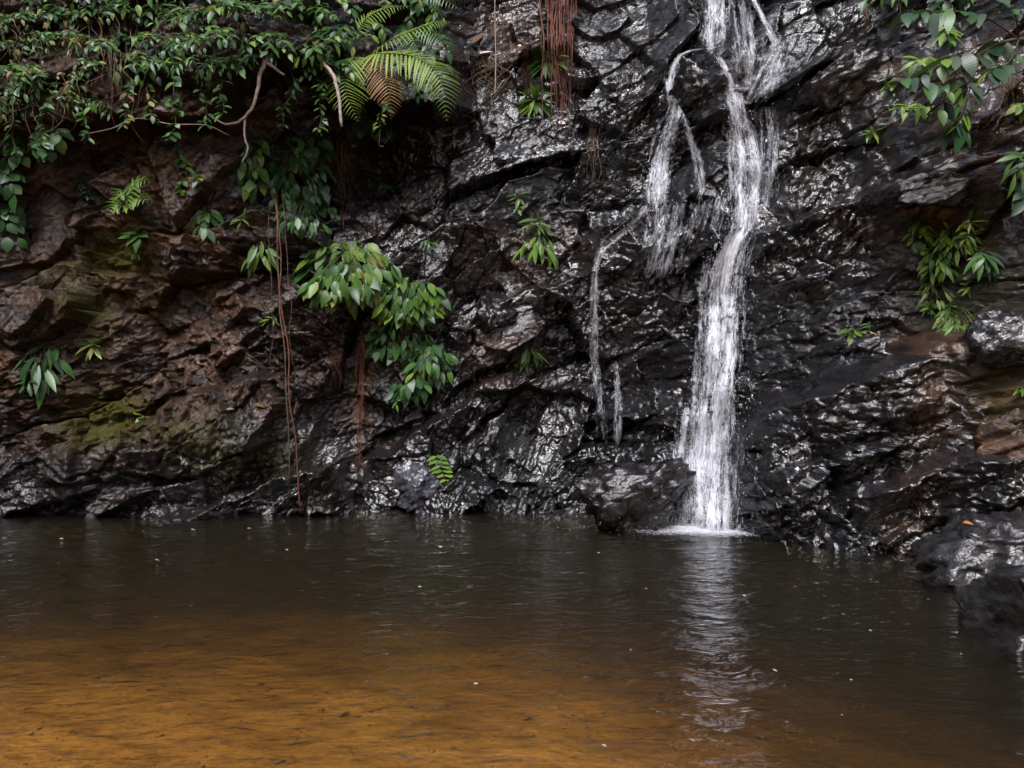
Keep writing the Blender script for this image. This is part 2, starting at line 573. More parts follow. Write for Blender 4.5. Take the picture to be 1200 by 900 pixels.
def detail(X, Z):
    d = np.zeros(X.shape)
    wx = X + 0.3 * fbm(X * 0.5, Z * 0.5, 2, 5) + 0.045 * fbm(X * 5, Z * 5, 3, 6); wz = Z + 0.3 * fbm(X * 0.5, Z * 0.5, 2, 25) + 0.045 * fbm(X * 5, Z * 5, 3, 26)
    # uneven lines
    jx = X + 0.12 * fbm(X * 2.3, Z * 2.3, 3, 41); jz = Z + 0.16 * fbm(X * 1.7, Z * 1.7, 4, 47)
    for line, A, L in SHELVES:
        p = np.array([plane_pt(*q) for q in line])
        zl = np.interp(jx, p[:, 0], p[:, 1])
        w = np.clip((jx - p[0, 0]) / 0.35 + 0.5, 0, 1) * np.clip((p[-1, 0] - jx) / 0.35 + 0.5, 0, 1)
        t = zl - jz
        d -= 1.2 * A * w * np.where(t > 0, np.exp(-np.maximum(t, 0) / L), 0) * np.clip(t / 0.10, 0, 1)
    for line, A, L in OVERHANGS:
        p = np.array([plane_pt(*q) for q in line])
        zl = np.interp(jx, p[:, 0], p[:, 1])
        w = np.clip((jx - p[0, 0]) / 0.35 + 0.5, 0, 1) * np.clip((p[-1, 0] - jx) / 0.35 + 0.5, 0, 1)
        t = jz - zl
        d -= A * w * np.where(t > 0, np.exp(-np.maximum(t, 0) / L), 0) * np.clip(t / 0.08, 0, 1)
    for px, py, rx, rz, A in DENTS:
        cx, cz = plane_pt(px, py)
        k = 10.8 / FPX
        d += A * np.exp(-(((jx - cx) / (rx * k)) ** 2 + ((jz - cz) / (rz * k)) ** 2))
    # jointed rock: big blocks, each broken along its own cleavage into smaller tilted faces
    def turned(angle, su, sv):
        c, q = np.cos(np.radians(angle)), np.sin(np.radians(angle))
        return (wx * c + wz * q) / su, (-wx * q + wz * c) / sv
    ang0 = np.interp(X, [-8, -3, -1, 2, 6], [12, 20, 30, 30, 34])
    h1, e1, id1 = facets(*turned(30.0, 1.5, 0.95), 30, 1.1)
    d += 0.40 * h1
    d += 0.22 * np.exp(-(e1 / (0.012 + 0.05 * vnoise(X * 1.7, Z * 1.7, 8))) ** 2) * np.clip(vnoise(X * 0.9, Z * 0.9, 9) * 2.4 - 1.2, 0, 1)
    a2 = 28.0
    h2, e2, id2 = facets(*turned(a2, 0.66, 0.42), 130, 1.2)
    m2 = 0.45 + 1.0 * id1
    d += 0.17 * m2 * h2 + 0.08 * np.exp(-(e2 / (0.01 + 0.06 * vnoise(X * 2.3, Z * 2.3, 12))) ** 2) * np.clip(vnoise(X * 1.3, Z * 1.3, 13) * 2 - 0.7, 0, 1)
    # the rest runs in each block's own direction; some blocks stay smooth, others are shattered
    crush = 0.35 * np.clip((-1.4 - X) / 1.5, 0, 1) + np.clip(1.5 * ((id1 * 7.3) % 1.0) * ((id2 * 3.7) % 1.0) + 0.95 * vnoise(X * 0.7, Z * 0.7, 19), 0.25, 1.35)
    for px, py, rx, rz in ((1005, 440, 75, 38), (1090, 215, 60, 25), (575, 375, 45, 30), (960, 350, 45, 30), (620, 190, 60, 35), (740, 290, 45, 35), (60, 250, 60, 60)):
        cx, cz = plane_pt(px, py); k = 10.8 / FPX       # smooth slabs
        crush = crush * (1 - 0.7 * np.exp(-((X - cx) / (rx * k)) ** 2 - ((Z - cz) / (rz * k)) ** 2))
    a3 = np.round((ang0 + (((id1 * 5.1) % 1.0) - 0.5) * 70) / 6) * 6
    for (su, sv, A, sd) in ((0.30, 0.19, 0.075, 23), (0.14, 0.085, 0.034, 33), (0.065, 0.045, 0.012, 43)):
        u, v = turned(a3, su, sv)
        h, e, _ = facets(u, v, sd * 10, 1.25)
        d += A * crush * h
        d += A * crush * 0.5 * np.exp(-(e / 0.07) ** 2) * vnoise(X * 1.3, Z * 1.3, sd)
    d += 0.14 * fbm(X * 0.6, Z * 0.6, 3, 60) + 0.016 * fbm(X * 5, Z * 6, 3, 70)
    return d


FX = np.concatenate([np.arange(-14, -7.9, 0.15), np.arange(-7.9, 6.6, 0.015), np.arange(6.6, 10.01, 0.12)])
FZ = np.concatenate([np.arange(-2.6, -0.25, 0.12), np.arange(-0.25, 8.1, 0.015), np.arange(8.1, 11.6, 0.14)])
GX, GZ = np.meshgrid(FX, FZ)
GY = base_depth(GX, GZ) + detail(GX, GZ) * np.clip((GZ + 2.8) / 2.0, 0.3, 1)


def depth_at(x, z):
    x = np.atleast_1d(np.asarray(x, float)); z = np.atleast_1d(np.asarray(z, float))
    i = np.clip(np.searchsorted(FX, x) - 1, 0, len(FX) - 2); j = np.clip(np.searchsorted(FZ, z) - 1, 0, len(FZ) - 2)
    fx = np.clip((x - FX[i]) / (FX[i + 1] - FX[i]), 0, 1); fz = np.clip((z - FZ[j]) / (FZ[j + 1] - FZ[j]), 0, 1)
    return (GY[j, i] * (1 - fx) + GY[j, i + 1] * fx) * (1 - fz) + (GY[j + 1, i] * (1 - fx) + GY[j + 1, i + 1] * fx) * fz


RAYY = np.arange(3.0, 17.0, 0.025)


def on_cliff(px, py, out=0.0):
    """where a sight line measured in the photograph meets the rock; out = metres in front of it"""
    x = (px - 600) / FPX * RAYY; z = EYE + (455 - py) / FPX * RAYY
    hit = RAYY >= depth_at(x, z)
    k = int(np.argmax(hit)) if hit.any() else len(RAYY) - 1
    Y = RAYY[k] - out
    return Vector(((px - 600) / FPX * Y, Y, EYE + (455 - py) / FPX * Y))


def on_water(px, py):
    Y = EYE * FPX / (py - 455)
    return Vector(((px - 600) / FPX * Y, Y, 0.0))


def at(px, py, Y):
    return Vector(((px - 600) / FPX * Y, Y, EYE + (455 - py) / FPX * Y))


def build_cliff():
    ny, nx = GX.shape
    V = np.stack([GX, GY, GZ], -1).reshape(-1, 3)
    idx = np.arange(nx * ny).reshape(ny, nx)
    Q = np.stack([idx[:-1, :-1], idx[:-1, 1:], idx[1:, 1:], idx[1:, :-1]], -1).reshape(-1, 4)
    me = mesh_np('rock_face', V, Q, True)
    # pigment: brown weathering, moss, and where water keeps the rock wet
    X, Z = GX, GZ
    k = 10.8 / FPX
    def spot(px, py, rx, rz, a=1.0, ang=0):
        cx, cz = plane_pt(px, py)
        dx, dz = (X - cx), (Z - cz)
        ca, sa = math.cos(R(ang)), math.sin(R(ang))
        a1, a2 = dx * ca + dz * sa, -dx * sa + dz * ca
        return a * np.exp(-((a1 / (rx * k)) ** 2 + (a2 / (rz * k)) ** 2))
    wob = 0.5 + 0.5 * fbm(X * 1.6, Z * 1.6, 5, 90)
    brown = np.interp(X, [-8, -4.5, -2.6, -1.5, 0, 3.8, 4.6, 7], [0.75, 0.75, 0.42, 0.2, 0.07, 0.02, 0.08, 0.25]) * (0.4 + wob)
    low = np.clip((1.35 - Z) / 0.9, 0, 1)
    brown *= 1 - 0.75 * low
    for a in ((600, 40, 60, 70, 0.9, 40), (620, 300, 60, 35, 0.6), (590, 420, 40, 45, 0.7), (740, 380, 20, 40, 0.2),
              (1055, 460, 22, 60, 1.0, -20), (1040, 600, 20, 30, 1.0), (1130, 450, 18, 60, 0.9, 20), (1190, 120, 50, 40, 1.2), (1090, 260, 40, 50, 0.8),
              (1090, 90, 60, 30, 0.6), (250, 380, 40, 40, 1.0), (420, 470, 14, 90, 0.7), (190, 300, 70, 90, 0.5), (950, 180, 25, 60, 0.3)):
        brown += spot(*a)
    moss = 0 * X
    for a in ((60, 330, 40, 20, 0.4), (180, 340, 16, 40, 0.4), (1170, 330, 50, 50, 0.2), (128, 490, 42, 30, 1.6), (132, 295, 40, 26, 1.5), (240, 505, 50, 22, 0.6), (108, 370, 20, 50, 0.7), (1130, 440, 14, 80, 0.6),
              (300, 540, 60, 25, 0.6), (1195, 640, 40, 30, 0.6)):
        moss += spot(*a)
    wet = np.interp(X, [-8, -5, -3, -1.2, 0.2, 4.2, 5.2, 7], [0.18, 0.2, 0.4, 0.75, 1.0, 1.0, 0.85, 0.6]) + 0.55 * low * np.clip((X + 8) / 3, 0.3, 1)
    wet *= 0.5 + 0.75 * np.clip(0.5 + 1.5 * fbm(X * 0.8 + Z * 0.4, Z * 1.3 - X * 0.3, 4, 120), 0, 1)
    colr = np.stack([np.clip(brown, 0, 1), np.clip(moss, 0, 1), np.clip(wet, 0, 1), np.ones_like(X)], -1).reshape(-1, 4)
    at = me.color_attributes.new('rock', 'FLOAT_COLOR', 'POINT')
    at.data.foreach_set('color', colr.astype(np.float32).ravel())
    return tag(link('rock_face', me, M['rock']), 'dark wet jointed rock cliff rising from the pool', 'cliff', kind='structure')


cliff = build_cliff()

# ------------------------------------------------------------------ pool bed and water
def build_bed():
    xs = np.arange(-14, 10.1, 0.06); ys = np.concatenate([np.arange(-12, 2, 0.3), np.arange(2, 13.2, 0.06)])
    X, Y = np.meshgrid(xs, ys)
    Zb = np.interp(Y, [-12, -4, 1.0, 2.6, 3.7, 5.0, 6.5, 8.5, 10.5, 13.5], [1.0, 0.7, 0.10, -0.05, -0.10, -0.19, -0.31, -0.47, -0.64, -0.9])
    Zb = Zb - 0.36 * np.clip((X - 0.2) / 3.2, 0, 1) * np.clip((Y - 2.5) / 2, 0, 1) + 0.05 * np.clip((-X) / 3, 0, 1)
    Zb = Zb + 0.05 * fbm(X * 0.8, Y * 0.8, 4, 200) + 0.018 * fbm(X * 4, Y * 4, 4, 210)
    ny, nx = X.shape
    idx = np.arange(nx * ny).reshape(ny, nx)
    Q = np.stack([idx[:-1, :-1], idx[:-1, 1:], idx[1:, 1:], idx[1:, :-1]], -1).reshape(-1, 4)
    me = mesh_np('pool_bed', np.stack([X, Y, Zb], -1).reshape(-1, 3), Q)
    return tag(link('pool_bed', me, M['bed']), 'orange brown sandy bed under the shallow water', 'ground', kind='structure')


bed = build_bed()
FALL = on_water(848, 622)


def build_pool():
    xs = np.arange(-13.5, 9.6, 0.035); ys = np.arange(1.6, 13.0, 0.03)
    X, Y = np.meshgrid(xs, ys)
    Zw = np.zeros_like(X)
    for i in range(16):      # small rings spreading from the fall, crossed by a light chop
        a = R(-90 + random.uniform(-55, 55)); f = random.uniform(6, 22); ph = random.uniform(0, 6.3)
        Zw += (0.018 / f) * np.sin((X * math.cos(a) + Y * math.sin(a)) * f + ph + 2.0 * fbm(X * 0.5, Y * 0.5, 2, 300 + i))
    r = np.hypot(X - FALL.x, (Y - FALL.y))
    Zw += 0.006 * np.sin(r * 19 + 1.5 * fbm(X, Y, 2, 350)) * np.exp(-r / 2.2) + 0.02 * np.exp(-(r / 0.35) ** 2) * fbm(X * 9, Y * 9, 3, 360)
    ny, nx = X.shape
    n = nx * ny
    idx = np.arange(n).reshape(ny, nx)
    Q = np.stack([idx[:-1, :-1], idx[:-1, 1:], idx[1:, 1:], idx[1:, :-1]], -1).reshape(-1, 4)
    V = np.stack([X, Y, Zw], -1).reshape(-1, 3)
    # close the body of water below its bed
    ring = np.concatenate([idx[0, :-1], idx[:-1, -1], idx[-1, :0:-1], idx[:0:-1, 0]])
    low = V[ring].copy(); low[:, 2] = -3.2
    V2 = np.concatenate([V, low])
    m = len(ring); a = np.arange(m); b = (a + 1) % m
    S = np.stack([ring[b], ring[a], n + a, n + b], -1)
    me = mesh_np('pool_water', V2, np.concatenate([Q, S]))
    # bottom cap as one face
    import bmesh
    bm = bmesh.new(); bm.from_mesh(me); bm.verts.ensure_lookup_table()
    f = bm.faces.new([bm.verts[n + int(i)] for i in a]); f.smooth = True
    bm.normal_update()
    if f.normal.z > 0: f.normal_flip()
    bm.to_mesh(me); bm.free()
    return tag(link('pool_water', me, M['pool']), 'still tannin brown pool below the waterfall', 'water', kind='structure')


pool = build_pool()


# ------------------------------------------------------------------ unseen trees added behind the viewpoint to block low sky light
def leaf_cloud(P, size, mat_name, name):
    """many small leaf-shaped quads at points P"""
    n = len(P)
    d = rng.normal(size=(n, 3)); d[:, 2] -= 0.5; d /= np.linalg.norm(d, axis=1)[:, None]
    q = rng.normal(size=(n, 3)); q[:, 2] += 1.0
    w = np.cross(d, q); w /= np.linalg.norm(w, axis=1)[:, None] + 1e-9
    L = size * rng.uniform(0.6, 1.3, n)[:, None]
    V = np.stack([P, P + d * L * 0.45 + w * L * 0.26, P + d * L, P + d * L * 0.45 - w * L * 0.26], 1).reshape(-1, 3)
    Q = np.arange(n * 4).reshape(n, 4)
    return mesh_np(name, V, Q, False)


def build_added_forest():
    pts, trunks = [], []
    for i in range(34):
        a = R(-200 + i * 220 / 33.0) + random.uniform(-0.06, 0.06)
        r = random.uniform(10.5, 16)
        cx, cy = r * math.cos(a), r * math.sin(a) - 1
        if cy > 3 and -9 < cx < 7: continue
        h = random.uniform(6.5, 10)
        g = 0.6
        trunks.append(tube_geo([(cx, cy, -0.5), (cx + .2, cy, h * .4), (cx - .1, cy + .2, h * .9)], [0.2, 0.15, 0.05], 7))
        for c in range(16):
            z = h * random.uniform(0.12, 1.0)
            rr = 1.9
            cc = np.array([cx + random.uniform(-rr, rr), cy + random.uniform(-rr, rr), z])
            k = rng.normal(size=(110, 3)) * np.array([0.6, 0.6, 0.45])
            pts.append(cc + k)
    me = leaf_cloud(np.concatenate(pts), 0.34, 'leaf_dark', 'added_forest')
    o = link('added_forest', me, M['leaf_dark'])
    tv, tf = merge_geo(trunks)
    link('trunk', mesh_from('trunk', tv, tf), M['twig'], o)
    return tag(o, 'unseen dark green trees added opposite the cliff to block low sky light', 'added_forest', kind='stuff')


added_forest = build_added_forest()


# ------------------------------------------------------------------ boulders
def boulder_mesh(name, size, seed, cuts=9, rough=0.05, sub=5, flat=0.0):
    import bmesh
    bm = bmesh.new()
    bmesh.ops.create_icosphere(bm, subdivisions=sub, radius=1.0)
    V = np.array([v.co[:] for v in bm.verts])
    r = np.random.default_rng(seed)
    for _ in range(cuts + 6):
        n = r.normal(size=3); n /= np.linalg.norm(n)
        d = r.uniform(0.42, 0.80)
        t = V @ n - d
        V = V - np.outer(np.maximum(t, 0) * 0.97, n)
    V = V * 1.25
    V = V * np.array(size)
    a = V[:, 0] * 0.9 + V[:, 1] * 0.4; b = V[:, 2] + V[:, 1] * 0.5
    nrm = V / (np.linalg.norm(V, axis=1)[:, None] + 1e-9)
    s = float(np.mean(size))
    h1, _, _ = facets(a / (0.45 * s) + seed, b / (0.30 * s), 700 + seed)
    h2, _, _ = facets(a / (0.17 * s) + seed, b / (0.10 * s), 800 + seed)
    h3, _, _ = facets(a / 0.075 + seed, b / 0.05, 900 + seed)
    V = V + nrm * (s * rough * 2.4 * h1 + s * rough * 1.6 * h2 + 0.016 * h3 + s * 0.12 * fbm(a * 1.6 / s, b * 1.6 / s, 3, seed))[:, None]
    for v, c in zip(bm.verts, V): v.co = c
    me = bpy.data.meshes.new(name); bm.to_mesh(me); bm.free()
    me.polygons.foreach_set('use_smooth', [True] * len(me.polygons))
    return me


def boulder(px, py, dist, size, mat, seed, rot, label, cuts=9, rough=0.05):
    """px, py: photo measure of its middle; dist: metres from the viewpoint"""
    if dist is None: dist = on_cliff(px, py).y + 0.12
    loc = ((px - 600) / FPX * dist, dist, EYE + (455 - py) / FPX * dist)
    o = link('boulder', boulder_mesh('boulder', size, seed, cuts, rough), M[mat], loc=loc)
    o.rotation_euler = [R(a) for a in rot]
    return tag(o, label, 'boulder', 'boulders at the edge of the pool')


boulder(1176, 646, 7.5, (0.62, 0.65, 0.34), 'boulder_grey', 3, (8, -20, 0), 'grey slanting boulder sloping into the pool below the right cliff')
boulder(1244, 762, 5.5, (0.38, 0.7, 0.40), 'boulder_grey', 61, (0, -10, 10), 'smooth blue grey boulder rising from the shallows at the right shore')
boulder(745, 592, 10.25, (0.60, 0.45, 0.62), 'boulder_wet', 8, (0, -14, 10), 'domed black wet rock beside the foot of the waterfall')
boulder(488, 572, on_cliff(488, 572).y - 0.08, (0.44, 0.35, 0.36), 'boulder_pale', 64, (25, -25, 0), 'pale grey boulder at the waterline under the pinnate plant')
boulder(1190, 512, None, (0.30, 0.3, 0.26), 'boulder_brown', 15, (0, 10, 30), 'squarish brown block wedged in the slope above the grey boulder', 14)
boulder(1200, 392, None, (0.42, 0.4, 0.36), 'boulder_grey', 18, (0, -25, 10), 'rounded grey rock jutting from the slope above the brown block')
boulder(575, 375, None, (0.40, 0.4, 0.26), 'boulder_wet', 21, (18, -28, 15), 'flat topped wet slab gleaming below the root bundle', 12)
boulder(1085, 222, None, (0.75, 0.5, 0.28), 'boulder_wet', 24, (0, -12, 5), 'long dark ledge block above the lime ferns on the right')
boulder(985, 95, None, (0.70, 0.5, 0.34), 'boulder_wet', 27, (0, -25, 0), 'wet block with a slanting lip right of the upper cascade', 12)
boulder(815, 105, None, (0.34, 0.4, 0.42), 'boulder_wet', 30, (0, 5, 0), 'rounded black rock splitting the upper cascade in two')
boulder(985, 605, 9.2, (0.42, 0.35, 0.36), 'boulder_wet', 36, (0, 8, 0), 'black wet rock standing in the pool right of the fall')

# ------------------------------------------------------------------ waterfall
TET = np.array([[1, 1, 1], [-1, -1, 1], [-1, 1, -1], [1, -1, -1]]) / 1.7


def drape(path, nu, du, clear=0.012):
    """depth table of water running down a measured path: clear of the rock, leaping off ledges"""
    p = np.array([q[:3] for q in smooth_path([(a, b, c) for a, b, c in path], 6)], float)
    seg = np.hypot(np.diff(p[:, 0]), np.diff(p[:, 1]))
    s = np.concatenate([[0], np.cumsum(seg)]); S = s[-1]
    T = np.linspace(0, S, max(10, int(S / 3)))
    cx, cy, cw = np.interp(T, s, p[:, 0]), np.interp(T, s, p[:, 1]), np.interp(T, s, p[:, 2])
    U = np.linspace(-1, 1, nu)
    Yt = np.array([[on_cliff(cx[i] + u * cw[i], cy[i]).y for u in U] for i in range(len(T))])
    for i in range(1, len(T)):
        Yt[i] = np.minimum(Yt[i], Yt[i - 1] + du)
    for i in range(len(T) - 2, -1, -1):
        Yt[i] = np.minimum(Yt[i], Yt[i + 1] + 0.035)
    for _ in range(2):      # water bridges small hollows across its width
        Yt[:, 1:-1] = np.minimum(Yt[:, 1:-1], (Yt[:, :-2] + Yt[:, 2:]) / 2 + 0.01)
        Yt[1:-1] = (Yt[:-2] + 2 * Yt[1:-1] + Yt[2:]) / 4
    return T, U, cx, cy, cw, Yt


def stream(name, path, label=None, mat='fall', du=0.009, offs=(0.02, 0.055, 0.10), drops=0, nu=None, end=1.0):
    """one run of the waterfall: layers of broken white water, each a child sheet, and its loose drops"""
    wmax = max(c for _, _, c in path)
    nu = nu or max(5, int(wmax / 2.2) | 1)
    T, U, cx, cy, cw, Yt = drape(path, nu, du)
    k = 11.0 / FPX
    first = None
    for li, m in enumerate(M[mat]):
        Y = Yt - offs[li] - 0.02 * fbm(U[None, :] * 3 + li * 9 + cx[:, None] * 0.02, T[:, None] * 0.03, 3, 610 + li)
        px = cx[:, None] + U[None, :] * cw[:, None]
        X = (px - 600) / FPX * Y; Z = EYE + (455 - cy[:, None]) / FPX * Y
        Z = np.maximum(Z, -0.03)
        V = np.stack([X - FB.x, Y - FB.y, Z - FB.z], -1).reshape(-1, 3)
        nt, nn = Y.shape
        idx = np.arange(nt * nn).reshape(nt, nn)
        Q = np.stack([idx[:-1, :-1], idx[1:, :-1], idx[1:, 1:], idx[:-1, 1:]], -1).reshape(-1, 4)
        me = mesh_np(name, V, Q)
        fl = np.stack([U[None, :] * cw[:, None] * k + 0 * Y, T[:, None] * k + 0 * Y, np.sqrt(U[None, :] ** 2 + 1.6 * np.clip(1 - T[:, None] / 14.0, 0, 1) ** 2 + end * 1.6 * np.clip(1 - (T[-1] - T[:, None]) / 40.0, 0, 1) ** 2) + 0 * Y], -1).reshape(-1, 3)
        at_ = me.attributes.new('flow', 'FLOAT_VECTOR', 'POINT')
        at_.data.foreach_set('vector', fl.astype(np.float32).ravel())
        o = link(name if first is None else 'sheet', me, m, fall if first is None else first)
        if first is None:
            first = o
            if label: o['label'] = label
    if drops:
        ti = rng.integers(0, len(T), drops); uu = np.clip(rng.normal(0, 0.55, drops), -1.35, 1.35)
        ui = np.clip(((uu + 1) / 2 * (nu - 1)).round().astype(int), 0, nu - 1)
        Y = Yt[ti, ui] - 0.03 - np.abs(rng.normal(0, 0.08, drops))
        C = np.stack([(cx[ti] + uu * cw[ti] - 600) / FPX * Y, Y, np.maximum(EYE + (455 - cy[ti]) / FPX * Y, 0.01)], -1)
        r = rng.uniform(0.0012, 0.0042, drops)
        st = rng.uniform(1, 5, drops)
        V = C[:, None, :] + TET[None] * r[:, None, None] * np.stack([np.ones(drops), np.ones(drops), st], -1)[:, None, :]
        F4 = np.array([[0, 1, 2], [0, 3, 1], [0, 2, 3], [1, 3, 2]])
        Q = (np.arange(drops)[:, None, None] * 4 + F4[None]).reshape(-1, 3)
        o = link('spray', mesh_np('spray', (V - np.array(FB)).reshape(-1, 3), Q), M['foam_drop'], first)
        o['kind'] = 'stuff'
    return first


M['foam_drop'] = plain_material('spray_drops', (0.8, 0.82, 0.88), (0.88, 0.89, 0.92), 0.3, 5)
fall = empty('waterfall', on_cliff(848, 610) , 'white waterfall tumbling down the wet black cliff into the pool', 'waterfall')
FB = fall.location.copy()

stream('main_stream', [(860, 100, 10), (866, 140, 20), (874, 190, 27), (872, 235, 26), (869, 265, 24), (856, 292, 30), (846, 340, 36),
                       (844, 390, 38), (840, 440, 40), (836, 500, 43), (831, 560, 48), (829, 632, 52)], 'broad white main stream of the waterfall', drops=1500, end=0.0)
stream('upper_veil', [(842, -25, 24), (838, 20, 22), (836, 52, 18), (840, 78, 14)], 'thin curtain of water at the top of the fall', drops=60)
stream('upper_cascade', [(872, -25, 10), (888, 6, 8), (901, 30, 9), (912, 52, 16), (908, 74, 28), (896, 100, 34), (880, 132, 28)], 'bright thread curving down from the lip', 'thread', drops=150)
stream('film', [(866, -25, 24), (874, 30, 30), (880, 75, 34), (876, 120, 26)], 'faint film of water between curtain and bright thread', 'film')
stream('crossing_stream', [(834, 58, 8), (848, 74, 12), (858, 96, 14), (864, 135, 18)], None, 'thread', drops=40)
stream('ledge_spill', [(925, 84, 5), (905, 98, 6), (886, 112, 9), (870, 132, 14)], None, 'film')
stream('side_stream', [(834, 56, 5), (812, 58, 7), (795, 68, 10), (788, 95, 15), (791, 130, 17), (781, 155, 21), (773, 185, 24), (768, 215, 24), (764, 262, 24)],
       'narrow side stream left of the main fall', 'thread', drops=160)
stream('trickle', [(798, 125, 7), (810, 165, 10), (820, 205, 13), (823, 255, 15)], None, 'film')
stream('trickle', [(764, 232, 14), (744, 258, 18), (716, 282, 14), (701, 302, 8), (697, 350, 8), (698, 420, 9), (703, 480, 10), (706, 540, 12)], 'long thin trickle falling clear in front of the dark recess', 'film', drops=60)
stream('trickle', [(722, 415, 7), (724, 480, 8), (722, 545, 10)], None, 'film')
stream('film', [(795, 228, 40), (790, 262, 46), (778, 310, 44), (770, 345, 36)], 'thin film streaking the ledge left of the main stream', 'film')
stream('film', [(900, 115, 26), (904, 165, 28), (900, 225, 26), (890, 262, 18)], 'thin film on the dark face right of the main stream', 'film')
stream('film', [(845, 222, 30), (838, 258, 34), (826, 290, 26)], None, 'film')
stream('rock_runoff', [(806, 470, 12), (800, 525, 22), (795, 570, 30), (792, 622, 34)], 'water sheeting off the domed rock beside the fall', 'thread', drops=220, end=0.0)


def build_foam():
    # churned water around the foot of the fall, lying on the pool
    c = on_water(836, 621)
    xs = np.linspace(-2.0, 1.3, 130); ys = np.linspace(-0.6, 0.5, 56)
    X, Y = np.meshgrid(xs, ys)
    e = np.sqrt(((X + 0.05) / 0.72) ** 2 + ((Y + 0.10) / 0.36) ** 2)
    cov = np.clip(1.12 - 0.5 * e, 0, 1) + 0.25 * np.exp(-((X + 0.9) / 0.7) ** 2 - ((Y - 0.12) / 0.12) ** 2) + 0.35 * np.exp(-((X - 0.6) / 0.3) ** 2 - ((Y + 0.14) / 0.1) ** 2)
    Z = 0.008 + 0.03 * np.clip(cov, 0, 1) * (0.5 + 0.5 * fbm(X * 9, Y * 9, 4, 500))
    wx, wy = X + c.x - FB.x, Y + c.y - FB.y
    ny, nx = X.shape
    idx = np.arange(nx * ny).reshape(ny, nx)
    Q = np.stack([idx[:-1, :-1], idx[:-1, 1:], idx[1:, 1:], idx[1:, :-1]], -1).reshape(-1, 4)
    me = mesh_np('foam', np.stack([wx, wy, Z - FB.z], -1).reshape(-1, 3), Q)
    a = me.attributes.new('cover', 'FLOAT', 'POINT')
    a.data.foreach_set('value', np.clip(cov, 0, 1).astype(np.float32).ravel())
    o = link('foam', me, M['foam'], fall)
    # flung drops
    n = 2400
    tet = np.array([[1, 1, 1], [-1, -1, 1], [-1, 1, -1], [1, -1, -1]]) / 1.7
    P = np.stack([c.x + rng.normal(-0.05, 0.34, n) * rng.choice([0.6, 1.0, 1.7], n), c.y + 0.1 - np.abs(rng.normal(0, 0.22, n)), np.abs(rng.normal(0, 0.10, n)) * rng.choice([0.5, 1.0, 2.2], n)], -1)
    r = rng.uniform(0.0015, 0.0055, n)
    V = (P[:, None, :] + tet[None] * r[:, None, None] - np.array(FB)).reshape(-1, 3)
    F4 = np.array([[0, 1, 2], [0, 3, 1], [0, 2, 3], [1, 3, 2]])
    Q = (np.arange(n)[:, None, None] * 4 + F4[None]).reshape(-1, 3)
    d = link('spray', mesh_np('spray', V, Q), M['foam_drop'], fall)
    d['kind'] = 'stuff'


build_foam()

# ------------------------------------------------------------------ plants: shared leaf shapes
def leaf_mesh(name, prof, fold=0.18, droop=0.25, heart=0.0):
    """unit leaf along +Y, face up +Z; prof = half widths from base to tip"""
    n = len(prof)
    V, Fc = [], []
    for i, w in enumerate(prof):
        y = i / (n - 1)
        z = -droop * y * y
        yb = y - heart * (1 - y) ** 4 * 0.0
        V += [(-w, yb - (heart if i == 0 else 0), z + fold * w), (0, y, z), (w, yb - (heart if i == 0 else 0), z + fold * w)]
    for i in range(n - 1):
        a = i * 3
        Fc += [(a, a + 1, a + 4, a + 3), (a + 1, a + 2, a + 5, a + 4)]
    return mesh_from(name, V, Fc)


SHAPES = {
    'oval': [0.015, 0.17, 0.235, 0.215, 0.13, 0.0],
    'broad': [0.06, 0.21, 0.25, 0.21, 0.11, 0.0],
    'lance': [0.015, 0.085, 0.125, 0.115, 0.07, 0.0],
    'round': [0.05, 0.30, 0.38, 0.36, 0.22, 0.0],
}
LEAF = {}


def leaf_data(shape, mat):
    k = (shape, mat)
    if k not in LEAF:
        LEAF[k] = []
        for v, (fo, dr) in enumerate(((0.15, 0.12), (0.28, 0.3), (0.05, 0.45))):
            me = leaf_mesh('leaf', SHAPES[shape], fo, dr, 0.05 if shape in ('broad', 'round') else 0.0)
            me.materials.append(M[mat])
            LEAF[k].append(me)
    return random.choice(LEAF[k])


def add_leaf(parent, p, d, nrm, size, shape, mat, name='leaf'):
    """p: world point of the leaf's base; d: direction; nrm: wanted face direction"""
    d = d.normalized()
    x = d.cross(nrm)
    if x.length < 1e-4: x = d.cross(Vector((1, 0, 0.1)))
    x.normalize()
    z = x.cross(d)
    o = link(name, leaf_data(shape, mat), None, parent)
    w = size * random.uniform(0.88, 1.12)
    m = Matrix((x * w, d * size, z * size)).transposed().to_4x4()
    m.translation = p - parent.location
    o.matrix_local = m
    return o


def rv(s=1.0):
    return Vector((random.uniform(-1, 1), random.uniform(-1, 1), random.uniform(-1, 1))) * s


def pick(mats):
    """mats: list of (name, weight)"""
    return random.choices([m for m, _ in mats], [w for _, w in mats])[0]


PX = 11.0 / FPX       # metres to one photo pixel on the cliff


